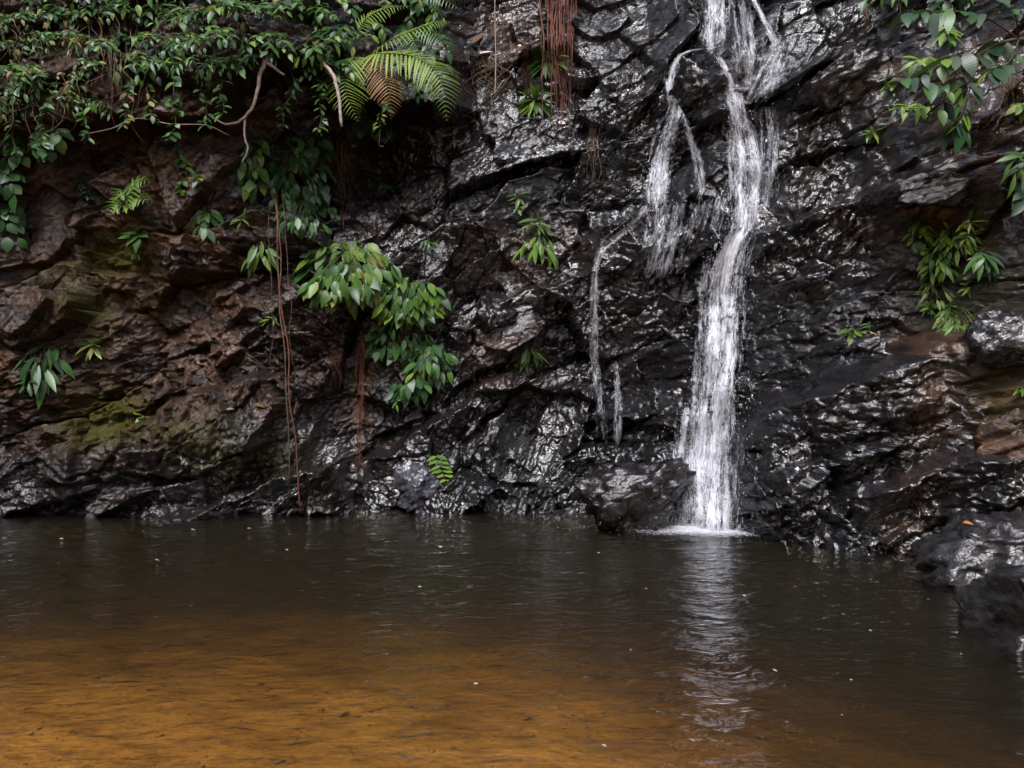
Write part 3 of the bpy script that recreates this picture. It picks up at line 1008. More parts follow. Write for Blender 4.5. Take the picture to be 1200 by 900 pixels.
def spray_plant(name, px, py, label, cat='plant', group=None, stems=7, reach=30, fall_px=20, leaf=14, per=6, shape='oval',
                mats=(('leaf_mid', 1),), out=0.25, spread=1.0, up=0.35, stem_mat='stem', pair=True, stem_r=0.004, dist=None, face=0.7, lean=0.0, sag=-0.25):
    """stems springing from one base on the rock, arching out and drooping, leaves along them"""
    base = on_cliff(px, py, 0.01) if dist is None else Vector(((px - 600) / FPX * dist, dist, EYE + (455 - py) / FPX * dist))
    k = base.y / FPX
    root = empty(name, base, label, cat, group)
    for i in range(stems):
        a = (i + 0.5) / stems * 2 - 1 + random.uniform(-0.25, 0.25)
        rch = reach * k * random.uniform(0.6, 1.15)
        o1 = out * random.uniform(0.5, 1.2)
        dx = (a * spread + lean) * rch
        rise = up * rch * random.uniform(0.3, 1.3) * (1 - 0.5 * abs(a))
        dn = fall_px * k * random.uniform(0.4, 1.2)
        c = [base, base + Vector((dx * 0.35, -o1 * 0.5, rise * 0.9)), base + Vector((dx * 0.75, -o1 * 0.9, rise * 0.7 - dn * 0.35)), base + Vector((dx, -o1, rise * 0.3 - dn))]
        pts = smooth_path(c, 4)
        v, f = tube_geo([q - base for q in pts], [stem_r * (1.1 - 0.7 * j / (len(pts) - 1)) for j in range(len(pts))], 4)
        link('stem', mesh_from('stem', v, f), M[stem_mat], root)
        for j in range(per):
            t = 0.25 + 0.75 * (j + 0.7) / per
            q = pts[min(int(t * (len(pts) - 1)), len(pts) - 1)]
            tang = (pts[min(int(t * (len(pts) - 1)) + 1, len(pts) - 1)] - pts[max(int(t * (len(pts) - 1)) - 1, 0)]).normalized()
            side = tang.cross(Vector((0, -0.6, 0.8))).normalized() * (1 if j % 2 else -1)
            for sgn in ((1, -1) if pair and j < per - 1 else (1,)):
                d = tang * 0.55 + side * sgn * (0.8 if j < per - 1 else 0.1) + Vector((0, -0.15, sag)) + rv(0.3)
                nrm = Vector((0, -face, 0.75)) + rv(0.35)
                add_leaf(root, q + rv(0.01), d, nrm, leaf * k * random.uniform(0.65, 1.2), shape, pick(mats))
    return root


def clump(name, px, py, rx, ry, n, leaf, label, cat='plant', group=None, shape='oval', mats=(('leaf_mid', 1),), bulge=0.3, down=0.9, fan=0.8, stem_mat='stem', top=0.6):
    """dense hanging clump of overlapping leaves, base at its top; leaves point down and outwards"""
    base = on_cliff(px, py - ry * top, 0.02)
    k = base.y / FPX
    root = empty(name, base, label, cat, group)
    stems = []
    for i in range(n):
        a = random.uniform(0, 2 * math.pi); r = math.sqrt(random.random())
        ox, oy = math.cos(a) * r, math.sin(a) * r
        q = on_cliff(px + ox * rx, py + oy * ry)
        b = bulge * max(0.12, 1 - 0.85 * r * r) * (0.65 + 0.35 * oy)
        q = q + Vector((0, -b - random.uniform(0.02, 0.08), 0))
        q.y = min(q.y, base.y - 0.03)
        d = Vector((ox * fan + random.uniform(-0.3, 0.3), -0.35, -down + 0.55 * max(0, -oy))) + rv(0.28)
        nrm = Vector((ox * 0.3, -0.65, 0.75)) + rv(0.5)
        add_leaf(root, q, d, nrm, leaf * k * random.uniform(0.7, 1.15), shape, pick(mats))
        if i % 3 == 0:
            stems.append(tube_geo([p - base for p in smooth_path([base, (base + q) / 2 + Vector((0, -0.05, 0.06)), q], 3)], 0.004, 3))
    v, f = merge_geo(stems)
    link('stem', mesh_from('stem', v, f), M[stem_mat], root)
    return root


def rosette(name, px, py, n, leaf, label, cat='plant', group=None, shape='lance', mats=(('leaf_lime', 1),), droop=0.6, dist=None, up=0.5):
    base = on_cliff(px, py, 0.02) if dist is None else Vector(((px - 600) / FPX * dist, dist, EYE + (455 - py) / FPX * dist))
    k = base.y / FPX
    root = empty(name, base, label, cat, group)
    v, f = tube_geo([Vector((0, 0.03, -0.02)), Vector((0, -0.03, 0.02))], [0.012, 0.006], 5)
    link('stem', mesh_from('stem', v, f), M['stem'], root)
    for i in range(n):
        a = (i + random.random() * 0.8) / n * 2 * math.pi
        d = Vector((math.cos(a), -0.5 - 0.3 * random.random(), math.sin(a) * 0.7 - droop * random.uniform(0.3, 1) + up * 0.3))
        nrm = Vector((0, -0.6, 0.8)) + rv(0.25)
        add_leaf(root, base + Vector((0, -0.08, 0)) + rv(0.03), d, nrm, leaf * k * random.uniform(0.7, 1.15), shape, pick(mats))
    return root


def tube_thing(name, pts, r0, r1, mat, label, cat, group=None, sides=6, per=5):
    pts = smooth_path(pts, per)
    b = pts[0].copy()
    n = len(pts)
    v, f = tube_geo([p - b + rv(r0 * 0.25) for p in pts], [r0 + (r1 - r0) * i / (n - 1) for i in range(n)], sides)
    o = link(name, mesh_from(name, v, f), M[mat], loc=b)
    return tag(o, label, cat, group)


def root_bundle(name, px, py, length, width, n, label, mat='root_red', out=0.12, r=(0.004, 0.010), taper=0.35, sway=8, cat='roots'):
    base = on_cliff(px, py, out * 0.4)
    k = base.y / FPX
    root = empty(name, base, label, cat)
    for i in range(n):
        u = random.gauss(0, 0.45)
        L = length * random.uniform(0.45, 1.0)
        pts = []
        o2 = out * random.uniform(0.35, 1.0)
        wand, wf, wp = random.uniform(0.2, 1) * sway * 0.6, random.uniform(2, 7), random.uniform(0, 6.3)
        for j in range(7):
            t = j / 6
            x = px + u * width * (1 - taper * t) + wand * math.sin(t * wf + wp) * min(1, t * 2) + random.uniform(-1, 1) * sway * 0.22
            q = on_cliff(x, py + L * t, 0.03 + o2 * min(1, t * 3))
            if pts: q.y = min(q.y, pts[-1].y + base.y + 0.02)
            pts.append(at(x, py + L * t, q.y) - base)
        w = random.uniform(*r) * random.choice((0.4, 0.6, 0.8, 1.0, 1.2))
        pts = smooth_path(pts, 3)
        v, f = tube_geo(pts, [w * (1 - 0.75 * j / (len(pts) - 1)) * random.uniform(0.8, 1.2) for j in range(len(pts))], 4)
        link('root', mesh_from('root', v, f), M[mat], root)
    return root


# ------------------------------------------------------------------ ferns
def pinna_mesh(lobes=9):
    """one pinna: midrib with toothed edge both sides, along +Y"""
    V, Fc = [], []
    for i in range(lobes):
        y0, y1 = i / lobes, (i + 1) / lobes
        w = 0.16 * (1 - 0.75 * y0 ** 1.3) * (0.75 if i == 0 else 1)
        o = len(V)
        z0, z1 = -0.22 * y0 * y0, -0.22 * y1 * y1
        V += [(0, y0, z0), (w, y0 + 0.09, z0 - 0.02), (w * 0.8, y1 + 0.055, z1 - 0.02), (0, y1, z1), (-w * 0.8, y1 + 0.055, z1 - 0.02), (-w, y0 + 0.09, z0 - 0.02)]
        Fc += [(o, o + 1, o + 2, o + 3), (o, o + 3, o + 4, o + 5)]
    return mesh_from('pinna', V, Fc)


PIN = {}


def frond(parent, pts, wid, mat, pairs=20, rach=0.007, face=Vector((0, -0.7, 0.7)), fat=0.34):
    """pts: world control points of the rachis; wid: longest pinna in metres; parent: the fern"""
    if mat not in PIN:
        PIN[mat] = pinna_mesh(); PIN[mat].materials.append(M[mat])
    path = smooth_path(pts, 10)
    b = parent.location
    n = len(path)
    v, f = tube_geo([p - b for p in path], [rach * (1 - 0.8 * i / (n - 1)) for i in range(n)], 4)
    fr = link('frond', mesh_from('frond', v, f), M['stem'], parent)
    for i in range(pairs):
        t = 0.14 + 0.86 * (i + 0.5) / pairs
        x = t * (n - 1); j = min(int(x), n - 2)
        q = path[j].lerp(path[j + 1], x - j)
        tang = (path[j + 1] - path[j]).normalized()
        side = tang.cross(face).normalized()
        L = wid * math.sin(math.pi * min(1, (t * 0.86 + 0.12))) ** 0.8 * (1.0 if t < 0.6 else 1.1 - 0.9 * (t - 0.6) / 0.4 * 0.6)
        for s in (1, -1):
            d = (side * s + tang * 0.45 + Vector((0, 0, -0.12)) + rv(0.06)).normalized()
            xx = d.cross(face).normalized(); z = xx.cross(d)
            o = link('pinna', PIN[mat], None, fr)
            l2 = L * random.uniform(0.9, 1.08)
            m = Matrix((xx * l2 * fat, d * l2, z * l2)).transposed().to_4x4()
            m.translation = q - b
            o.matrix_local = m
    return fr




# ------------------------------------------------------------------ the overhanging tangle, upper left
fb = on_cliff(425, 70)
FY = fb.y - 0.35
fern = empty('fern', fb, 'large fern with drooping green fronds and one brown frond above the hollow', 'fern')
frond(fern, [fb, at(440, 62, FY - .1), at(486, 66, FY - .3), at(516, 92, FY - .4), at(524, 142, FY - .42)], 0.42, 'frond_green', 33)
frond(fern, [fb, at(432, 68, FY - .1), at(446, 84, FY - .25), at(456, 108, FY - .35), at(458, 140, FY - .36)], 0.30, 'frond_brown', 25)
frond(fern, [fb, at(418, 66, FY - .1), at(404, 80, FY - .3), at(406, 110, FY - .4), at(420, 142, FY - .4)], 0.36, 'frond_green', 27)
frond(fern, [fb, at(450, 50, FY), at(480, 36, FY - .1), at(508, 26, FY - .15), at(530, 24, FY - .2)], 0.22, 'frond_green', 24)
frond(fern, [fb, at(420, 40, FY), at(430, 20, FY - .1), at(455, 8, FY - .15), at(482, 6, FY - .2)], 0.24, 'frond_green', 24)
f2 = on_cliff(470, 20)
fern2 = empty('fern', f2, 'feathery dark fern behind the large fern at the cliff top', 'fern')
for (a, b2) in (((500, -10), (540, 10)), ((480, 40), (500, 75)), ((440, 0), (410, 20)), ((510, 40), (530, 70))):
    frond(fern2, [f2, at(*a, f2.y - .2), at(*b2, f2.y - .35)], 0.26, 'leaf_mid', 20, fat=0.42)
f3 = on_cliff(148, 242)
fern3 = empty('fern', f3, 'small lime fern growing alone on the dark left wall', 'fern')
for q in ([(150, 230), (160, 212), (176, 212)], [(152, 238), (160, 232), (174, 236)], [(145, 240), (134, 238), (126, 252)], [(148, 232), (142, 224), (130, 236)]):
    frond(fern3, [f3] + [at(a, b2, f3.y - 0.08 * (i + 1)) for i, (a, b2) in enumerate(q)], 0.19, 'leaf_lime', 10, 0.004, fat=0.75)

TG = 'shrubs in the overhanging tangle'
GREEN = (('leaf_dark', 3.5), ('leaf_mid', 6), ('leaf_lime', 2), ('leaf_dry', 0.25), ('leaf_yellow', 0.3))
FINE = (('leaf_dark', 3), ('leaf_mid', 4), ('leaf_yellow', 1.0), ('leaf_dry', 0.7), ('leaf_lime', 1))
def tangle_label(x, y):
    row = 'at the cliff top' if y < 8 else ('below the topmost shrubs' if y < 38 else ('in the middle of the tangle' if y < 66 else 'in the lower fringe of the tangle'))
    col = 'beside the rock pillar' if x < 205 else ('left of the hooked branch' if x < 265 else ('above the hooked pale branch' if x < 335 else 'above the straight pale stub'))
    return 'glossy green shrub ' + col + ' ' + row


def fine_label(x, y):
    row = 'at the cliff top' if y < 12 else ('under the top row' if y < 42 else ('in the middle row' if y < 72 else ('above the dark hollow' if y < 102 else 'hanging into the dark hollow')))
    col = 'farthest from the rock pillar' if x < 45 else ('between dead stems' if x < 90 else 'beside the rock pillar')
    return 'fine leaved twiggy shrub ' + col + ' ' + row


fine_spots = [(x + random.uniform(-12, 12), y + random.uniform(-8, 8)) for y in (-5, 26, 56, 86, 116) for x in range(5, 130, 24)]
for (x, y) in fine_spots:
    if 60 < x < 90 and 55 < y < 95: continue
    spray_plant('shrub', x, y, fine_label(x, y), 'shrub', TG, random.randint(6, 9), random.uniform(20, 32), random.uniform(16, 34), random.uniform(7, 11), 5, random.choice(('oval', 'oval', 'lance')), FINE, random.uniform(.2, .45), stem_mat='twig', face=0.45, sag=-0.05)
mid_spots = [(x + random.uniform(-12, 12), y + random.uniform(-9, 9)) for y in (-8, 22, 52, 80) for x in range(150, 400, 30)]
for (x, y) in mid_spots:
    if y > 70 and (x < 165 or 318 < x < 372): continue
    spray_plant('shrub', x, y, tangle_label(x, y), 'shrub', TG, random.randint(5, 8), random.uniform(22, 38), random.uniform(12, 34), random.uniform(10, 15), random.randint(4, 5), random.choice(('oval', 'oval', 'lance', 'broad')), GREEN, random.uniform(.25, .5), face=0.45, sag=0.0)
for (x, y, lab) in ((400, 8, 'dark green shrub at the cliff top left of the fern'), (430, 30, 'dark green shrub right behind the base of the large fern'), (470, -5, 'dark green shrub at the cliff top above the feathery fern'),
                    (505, 10, 'dark green shrub right of the feathery fern'), (398, 40, 'dark green shrub between straight pale stub and large fern')):
    spray_plant('shrub', x + random.uniform(-6, 6), y, lab, 'shrub', TG, 7, 28, 24, 13, 6, 'oval', GREEN, 0.25)
for (x, y, lab) in ((20, 165, 'pale green shrub hanging at the left end under the tangle'), (12, 205, 'rounded leaved trailing shrub low on the left edge of the wall'),
                    (68, 160, 'small shrub with pale leaves at the lip of the dark hollow')):
    spray_plant('shrub', x, y, lab, 'shrub', None, 6, 26, 34, 17, 5, 'round', (('leaf_dark', 2), ('leaf_grey', 1), ('leaf_mid', 3)), 0.3)
spray_plant('shrub', 20, 245, 'sparse trailing sprig of round leaves below the left shrubs', 'shrub', None, 3, 16, 40, 14, 5, 'round', (('leaf_dark', 1), ('leaf_mid', 2)), 0.15)
VINE_LABELS = ['short leafy vine trailing at the left end of the lip', 'leafy vine trailing over the lip beside the pale leaved shrub', 'straggling vine hanging beside the rock pillar',
               'thin leafy vine hanging right of the rock pillar', 'leafy vine dangling behind the crossing bare vine', 'long leafy vine dangling midway along the dark hollow',
               'leafy vine hanging left of the hooked pale branch', 'leafy vine hanging beside the tip of the hooked branch', 'leafy vine hanging between hooked branch and straight stub',
               'leafy vine hanging just left of the straight pale stub', 'leafy vine trailing behind the fern fronds', 'wispy vine low on the wall under the crossing vine']
for i, (x, y, L) in enumerate(((12, 118, 60), (48, 112, 55), (104, 110, 60), (150, 88, 62), (176, 92, 50), (204, 86, 78), (236, 84, 60), (262, 88, 52), (338, 80, 66), (372, 84, 74), (448, 110, 60), (215, 165, 60))):
    q = on_cliff(x, y)
    yy = q.y - random.uniform(0.25, 0.45) if i < 11 else q.y - 0.12
    pts = smooth_path([q] + [at(x + random.uniform(-7, 7), y + L * t, yy - 0.05 * t) for t in (0.2, 0.45, 0.7, 1.0)], 5)
    hv = empty('hanging_vine', q, VINE_LABELS[i], 'vine')
    v, f = tube_geo([p - q for p in pts], 0.004, 4)
    link('stem', mesh_from('stem', v, f), M['twig'], hv)
    shp, mt = random.choice(('oval', 'round', 'oval')), random.choice(((('leaf_mid', 3), ('leaf_lime', 1)), (('leaf_dark', 2), ('leaf_mid', 2)), (('leaf_mid', 2), ('leaf_yellow', 1), ('leaf_dry', .5))))
    for j in range(int(L / 2.6)):
        p = pts[min(len(pts) - 1, int(len(pts) * (0.1 + 0.9 * random.random())))]
        add_leaf(hv, p + rv(0.02), Vector((random.choice((-1, 1)) * random.uniform(.4, 1), -0.4, -0.35)) + rv(.35), Vector((0, -.5, .8)) + rv(.4), random.uniform(7, 13) * PX, shp, pick(mt))
# creepers in the hollow
clump('creeper', 345, 205, 58, 44, 110, 17, 'dark heart leaved creeper curtain hanging in the hollow', 'creeper', None, 'broad', (('leaf_dark', 5), ('leaf_mid', 1)), 0.25)
clump('creeper', 362, 248, 34, 24, 90, 14, 'small leaved creeper mat at the foot of the hollow', 'creeper', None, 'oval', (('leaf_dark', 3), ('leaf_mid', 2)), 0.2)
clump('creeper', 298, 192, 18, 36, 34, 18, 'lime tipped creeper under the forked pale branch', 'creeper', None, 'oval', (('leaf_lime', 2), ('leaf_mid', 2)), 0.25)
clump('creeper', 435, 148, 26, 10, 26, 18, 'dark rounded leaves under the fern fronds', 'creeper', None, 'round', (('leaf_dark', 3), ('leaf_grey', 1)), 0.2)
clump('creeper', 500, 85, 40, 30, 40, 16, 'sparse dark creeper right of the fern', 'creeper', None, 'oval', (('leaf_dark', 3), ('leaf_grey', 1)), 0.15)

# ------------------------------------------------------------------ big leaf clumps on the wall
YEL = (('leaf_mid', 4), ('leaf_lime', 4), ('leaf_yellow', 1.2))
clump('broadleaf_plant', 410, 318, 54, 36, 190, 21, 'large clump of broad green and yellow leaves on the wall', 'plant', None, 'broad', YEL, 0.45, 0.8, 0.9)
clump('broadleaf_plant', 482, 350, 38, 24, 100, 19, 'bright green drooping leaves right of the large yellowing clump', 'plant', None, 'oval', (('leaf_mid', 4), ('leaf_lime', 4)), 0.35)
clump('broadleaf_plant', 470, 396, 34, 22, 60, 17, 'glossy dark leaved plant hanging under the bright green clump', 'plant', None, 'oval', (('leaf_dark', 2), ('leaf_mid', 4)), 0.3)
clump('broadleaf_plant', 505, 422, 26, 22, 70, 18, 'glossy leaves at the lower tip of the hanging plants', 'plant', None, 'oval', (('leaf_dark', 2), ('leaf_mid', 4), ('leaf_lime', 0.6)), 0.3)
clump('broadleaf_plant', 482, 452, 20, 12, 26, 20, 'small dark tuft lowest below the hanging plants', 'plant', None, 'oval', (('leaf_dark', 3), ('leaf_mid', 2)), 0.15)

# single plants on the rock
rosette('rock_plant', 627, 118, 24, 30, 'green rosette at the left of the red root bundle, the lower one', mats=(('leaf_mid', 2), ('leaf_lime', 3)))
rosette('rock_plant', 640, 72, 24, 28, 'green rosette in front of the red root bundle, the upper one', mats=(('leaf_mid', 2), ('leaf_lime', 3)))
rosette('rock_plant', 632, 262, 9, 22, 'small lime rosette just above a larger drooping tuft', mats=(('leaf_lime', 1),))
clump('rock_plant', 631, 286, 16, 13, 24, 24, 'drooping lime green tuft on the rock mid wall', 'plant', None, 'lance', (('leaf_lime', 3), ('leaf_mid', 1)), 0.15)
rosette('rock_plant', 606, 232, 9, 16, 'tiny lime sprig on the rock left of the side stream', mats=(('leaf_lime', 2), ('leaf_mid', 1)))
rosette('rock_plant', 605, 246, 6, 12, 'tiny pale sprig below another sprig on dark rock', mats=(('leaf_lime', 1),))
rosette('rock_plant', 503, 284, 9, 16, 'small dark green sprig right of the large leaf clump', mats=(('leaf_mid', 1),))
rosette('rock_plant', 452, 219, 6, 14, 'little two leaved seedling right of the hanging tan roots', mats=(('leaf_mid', 1),), shape='oval')
clump('rock_plant', 620, 410, 10, 9, 12, 22, 'small drooping green plant on red brown rock', 'plant', None, 'lance', (('leaf_mid', 2), ('leaf_lime', 1)), 0.1)
clump('rock_plant', 56, 422, 20, 20, 26, 34, 'dark drooping plant with long leaves on the lower left wall', 'plant', None, 'lance', (('leaf_dark', 2), ('leaf_mid', 3)), 0.2)
rosette('rock_plant', 36, 450, 7, 14, 'tiny dark sprig under the dark drooping plant', mats=(('leaf_dark', 1), ('leaf_mid', 1)))
rosette('rock_plant', 112, 405, 11, 20, 'olive green tuft on the mossy brown rock', mats=(('leaf_mid', 1), ('leaf_lime', 1), ('leaf_yellow', 1)))
rosette('rock_plant', 165, 275, 10, 20, 'broad leaved seedling below the small lime fern', shape='broad', mats=(('leaf_mid', 2), ('leaf_lime', 1)))
rosette('rock_plant', 163, 294, 7, 12, 'tiny green tuft under the broad leaved seedling', mats=(('leaf_mid', 1),))
clump('rock_plant', 243, 258, 10, 18, 16, 20, 'narrow hanging plant on the brown wall left of the liana', 'plant', None, 'oval', (('leaf_mid', 2), ('leaf_dark', 1)), 0.1)
rosette('rock_plant', 232, 208, 8, 14, 'small pale sprig above the narrow hanging plant', shape='oval', mats=(('leaf_mid', 1), ('leaf_yellow', 1)))
clump('rock_plant', 308, 298, 13, 14, 18, 22, 'bright green tuft beside the long liana', 'plant', None, 'lance', (('leaf_lime', 2), ('leaf_mid', 2)), 0.15)
rosette('rock_plant', 286, 258, 6, 14, 'lone lime sprig hanging left of the bright tuft', mats=(('leaf_lime', 1),))
rosette('rock_plant', 320, 372, 7, 12, 'yellow green sprig growing on the liana', mats=(('leaf_lime', 1), ('leaf_yellow', 1)))
rosette('rock_plant', 100, 215, 8, 14, 'dim grey green sprig in the dark hollow', shape='oval', mats=(('leaf_grey', 1),))
rosette('rock_plant', 106, 228, 7, 12, 'dim thin seedling under the grey green sprig', shape='oval', mats=(('leaf_dark', 1), ('leaf_grey', 1)))
rosette('rock_plant', 168, 488, 5, 14, 'yellow leaf sprig beside the moss patch', shape='oval', mats=(('leaf_yellow', 1), ('leaf_lime', 1)))
rosette('rock_plant', 466, 470, 6, 12, 'tiny bright sprig under the small dark tuft', mats=(('leaf_lime', 1),))
b = on_cliff(514, 535, 0.25)
pin = empty('pinnate_plant', b, 'plant with paired oval leaflets above the pale boulder', 'plant')
pp = smooth_path([b, at(512, 545, b.y - .1), at(520, 556, b.y - .16), at(524, 566, b.y - .18)], 4)
v, f = tube_geo([q - b for q in pp], 0.004, 4)
link('stem', mesh_from('stem', v, f), M['stem'], pin)
for i in range(6):
    q = at(512 + 2.2 * i, 535 + 5.5 * i, b.y - 0.1 - 0.015 * i)
    for s in (-1, 1):
        add_leaf(pin, q, Vector((s, -0.25, -0.12 + rv(.1).z)), Vector((0, -.6, .8)), 14 * PX, 'oval', 'leaf_lime')

# arching vine over the wet rock
vp = [on_cliff(665, 25, 0.03), at(690, 30, 12.0), at(715, 40, 11.9), at(735, 58, 11.9), at(742, 80, 11.95)]
vp[0] = on_cliff(660, 22, 0.02)
for i in range(1, 5):
    vp[i].y = 0
dY = vp[0].y
vp = [vp[0]] + [at(x, y, dY - 0.25) for x, y in ((690, 30), (715, 40), (735, 58), (741, 82))]
vine = empty('arching_vine', vp[0], 'thin vine arching out from the red roots with leaves at its tip', 'vine')
path = smooth_path(vp, 6)
v, f = tube_geo([q - vp[0] for q in path], 0.005, 4)
link('stem', mesh_from('stem', v, f), M['stem'], vine)
for i in range(34):
    q = path[min(len(path) - 1, int(len(path) * (0.35 + 0.65 * (i / 33.0) ** 0.7)))]
    add_leaf(vine, q + rv(0.03), Vector((random.choice((-1, 1)) * 0.7, -0.3, -0.6)) + rv(0.3), Vector((0, -.7, .6)) + rv(.3), random.uniform(9, 15) * PX, 'oval', pick((('leaf_dark', 2), ('leaf_mid', 3), ('leaf_lime', 1))))

# ------------------------------------------------------------------ right bank plants
LIME = (('leaf_lime', 3), ('leaf_mid', 1), ('leaf_yellow', 0.6))
for (x, y, n, s, lab) in ((1068, 262, 9, 16, 'lime sprig on the brown rock, highest left of its patch'), (1074, 282, 8, 14, 'lime sprig just under the highest left sprig of the patch'),
                          (1130, 276, 10, 16, 'leafy lime tuft at the upper right of the lime patch'),
                          (1130, 262, 8, 16, 'pale lime sprig under the long ledge block'), (1085, 360, 9, 14, 'small lime tuft left of the lowest bright one'),
                          (1128, 340, 7, 14, 'single leaved lime sprig right of the patch'), (998, 388, 9, 16, 'lone small lime tuft on the black rock right of the fall'),
                          (1018, 158, 7, 14, 'lone pale sprig under the right branch, farther left'), (1038, 102, 8, 14, 'lone pale sprig on wet rock near the slanting block'),
                          (1190, 458, 6, 14, 'little lime sprig above the brown block'), (1140, 300, 8, 16, 'lime sprig between the middle tuft and the pale paddle leaves')):
    rosette('rock_plant', x, y, n + 3, s * 1.25, lab, mats=LIME, shape='lance')
for (x, y, rx, ry, n, sz, lab) in ((1112, 284, 18, 12, 34, 17, 'bushy lime plant around the middle tuft of the right patch'), (1092, 308, 16, 14, 34, 17, 'bushy lime plant spilling down left of the middle tuft'),
                                   (1112, 374, 20, 13, 44, 19, 'thick bright lime bush resting on the right shelf'), (1072, 275, 9, 16, 20, 14, 'narrow strip of lime leaves on the brown rock'),
                                   (1090, 345, 14, 14, 24, 14, 'loose lime plant above the thick bush on the shelf')):
    clump('lime_bush', x, y, rx * 1.2, ry * 1.15, int(n * 1.7), sz, lab, 'plant', None, random.choice(('lance', 'oval')), LIME, 0.28, 0.6, 0.9)
spray_plant('paddle_leaf_plant', 1150, 305, 'pale green plant with long paddle leaves on the right bank', 'plant', None, 5, 28, 10, 30, 3, 'lance', (('leaf_grey', 1), ('leaf_mid', 2)), 0.2, lean=0.3)
spray_plant('shrub', 1204, 190, 'light green leaved shrub leaning in at the right edge', 'shrub', None, 7, 34, 26, 26, 4, 'lance', (('leaf_mid', 2), ('leaf_grey', 2), ('leaf_lime', 1)), 0.4, lean=-0.4)
spray_plant('shrub', 1206, 228, 'grey green shrub below the light shrub at the right edge', 'shrub', None, 6, 34, 22, 22, 4, 'oval', (('leaf_mid', 1), ('leaf_grey', 3)), 0.4, lean=-0.4)
spray_plant('shrub', 1195, 128, 'yellow green sprig on the brown earth at the right edge', 'shrub', None, 5, 20, 10, 16, 4, 'oval', (('leaf_lime', 1), ('leaf_yellow', 1)), 0.2)
spray_plant('shrub', 1100, 48, 'yellow green shrub behind the dark overhanging branch', 'shrub', None, 6, 24, 12, 20, 4, 'lance', LIME, 0.35)
spray_plant('shrub', 1082, 78, 'pale narrow leaved sprig left of the dark branch', 'shrub', None, 4, 24, 8, 20, 3, 'lance', LIME, 0.3, lean=-0.5)
spray_plant('shrub', 1074, 132, 'yellow green sprig under the dark branch', 'shrub', None, 5, 26, 6, 20, 3, 'lance', LIME, 0.3, lean=-0.3)
spray_plant('shrub', 1035, -4, 'lime tuft at the cliff top above the slanting block', 'shrub', None, 5, 26, 12, 18, 4, 'lance', LIME, 0.25)
spray_plant('shrub', 1110, 2, 'mixed green shrub at the cliff top left of the dark branch', 'shrub', None, 6, 34, 16, 22, 4, 'oval', (('leaf_dark', 2), ('leaf_mid', 1), ('leaf_grey', 2)), 0.4)

# dark branch leaning out from the right bank
DK = (('leaf_grey', 5), ('leaf_dark', 3), ('leaf_mid', 3), ('leaf_lime', 1.5))
tb = on_cliff(1235, 60, -0.1)
BYd = tb.y
br = empty('overhanging_branch', tb, 'dark leafy branch with big dull leaves leaning in from the right bank', 'branch')
main = [tb, at(1195, 45, BYd - .35), at(1150, 62, BYd - .6), at(1118, 92, BYd - .7), at(1100, 135, BYd - .75)]
twigs = [main, [at(1195, 45, BYd - .35), at(1160, 22, BYd - .6), at(1120, 12, BYd - .7), at(1065, 16, BYd - .8)],
         [at(1150, 62, BYd - .6), at(1140, 95, BYd - .75), at(1130, 130, BYd - .8), at(1122, 150, BYd - .8)],
         [at(1150, 62, BYd - .6), at(1120, 66, BYd - .75), at(1085, 84, BYd - .85)],
         [at(1195, 45, BYd - .35), at(1185, 70, BYd - .7), at(1160, 85, BYd - .8)],
         [at(1195, 45, BYd - .35), at(1190, 15, BYd - .7), at(1170, -5, BYd - .8)],
         [at(1118, 92, BYd - .7), at(1100, 98, BYd - .8), at(1062, 90, BYd - .9)]]
for i, tw in enumerate(twigs):
    path = smooth_path(tw, 6)
    n = len(path)
    v, f = tube_geo([q - tb for q in path], [(0.022 if i == 0 else 0.010) * (1 - 0.75 * j / (n - 1)) for j in range(n)], 5)
    link('twig', mesh_from('twig', v, f), M['twig'], br)
    for j in range(n // 3, n):
        tang = (path[min(j + 1, n - 1)] - path[j - 1]).normalized()
        for s in (-1, 1):
            if random.random() < 0.25: continue
            side = tang.cross(Vector((0, -.5, .85))).normalized() * s
            add_leaf(br, path[j] + rv(0.02), tang * 0.6 + side * 0.8 + Vector((0, -.1, -.35)) + rv(.3), Vector((0, -.1, 1.0)) + rv(.4), random.uniform(15, 33) * BYd / FPX, 'oval', pick(DK))

# ------------------------------------------------------------------ branches, lianas and roots
Y0 = on_cliff(310, 75).y - 0.45
tube_thing('bare_branch', [on_cliff(318, 62), at(311, 72, Y0), at(304, 88, Y0 - .05), at(298, 118, Y0 - .08), at(285, 138, Y0 - .08), at(268, 145, Y0 - .05), at(252, 140, Y0)], 0.034, 0.010, 'pale_bark',
           'pale bare branch hooking down over the hollow', 'branch')
tube_thing('bare_branch', [at(308, 70, Y0 + .02), at(320, 78, Y0 - .03), at(333, 87, Y0 - .05)], 0.026, 0.014, 'pale_bark', 'short pale stub forking right from the hooked branch', 'branch')
tube_thing('bare_branch', [at(287, 136, Y0 - .06), at(286, 158, Y0 - .05), at(290, 175, Y0 - .04), at(283, 190, Y0 - .04)], 0.017, 0.007, 'pale_bark', 'thin pale twig hanging below the hooked branch', 'branch')
Y1 = on_cliff(385, 70).y - 0.4
tube_thing('bare_branch', [on_cliff(365, 52), at(378, 72, Y1), at(390, 88, Y1 - .05), at(397, 112, Y1 - .05), at(400, 147, Y1 - .03)], 0.03, 0.02, 'pale_bark', 'straight pale branch stub left of the fern fronds', 'branch')
Y2 = on_cliff(180, 150).y - 0.25
tube_thing('bare_vine', [at(92, 158, Y2), at(130, 150, Y2 - .05), at(160, 138, Y2 - .1), at(200, 145, Y2 - .1), at(240, 146, Y2 - .05), at(268, 158, Y2)], 0.008, 0.004, 'pale_bark', 'thin bare vine crossing the mouth of the dark hollow', 'vine')
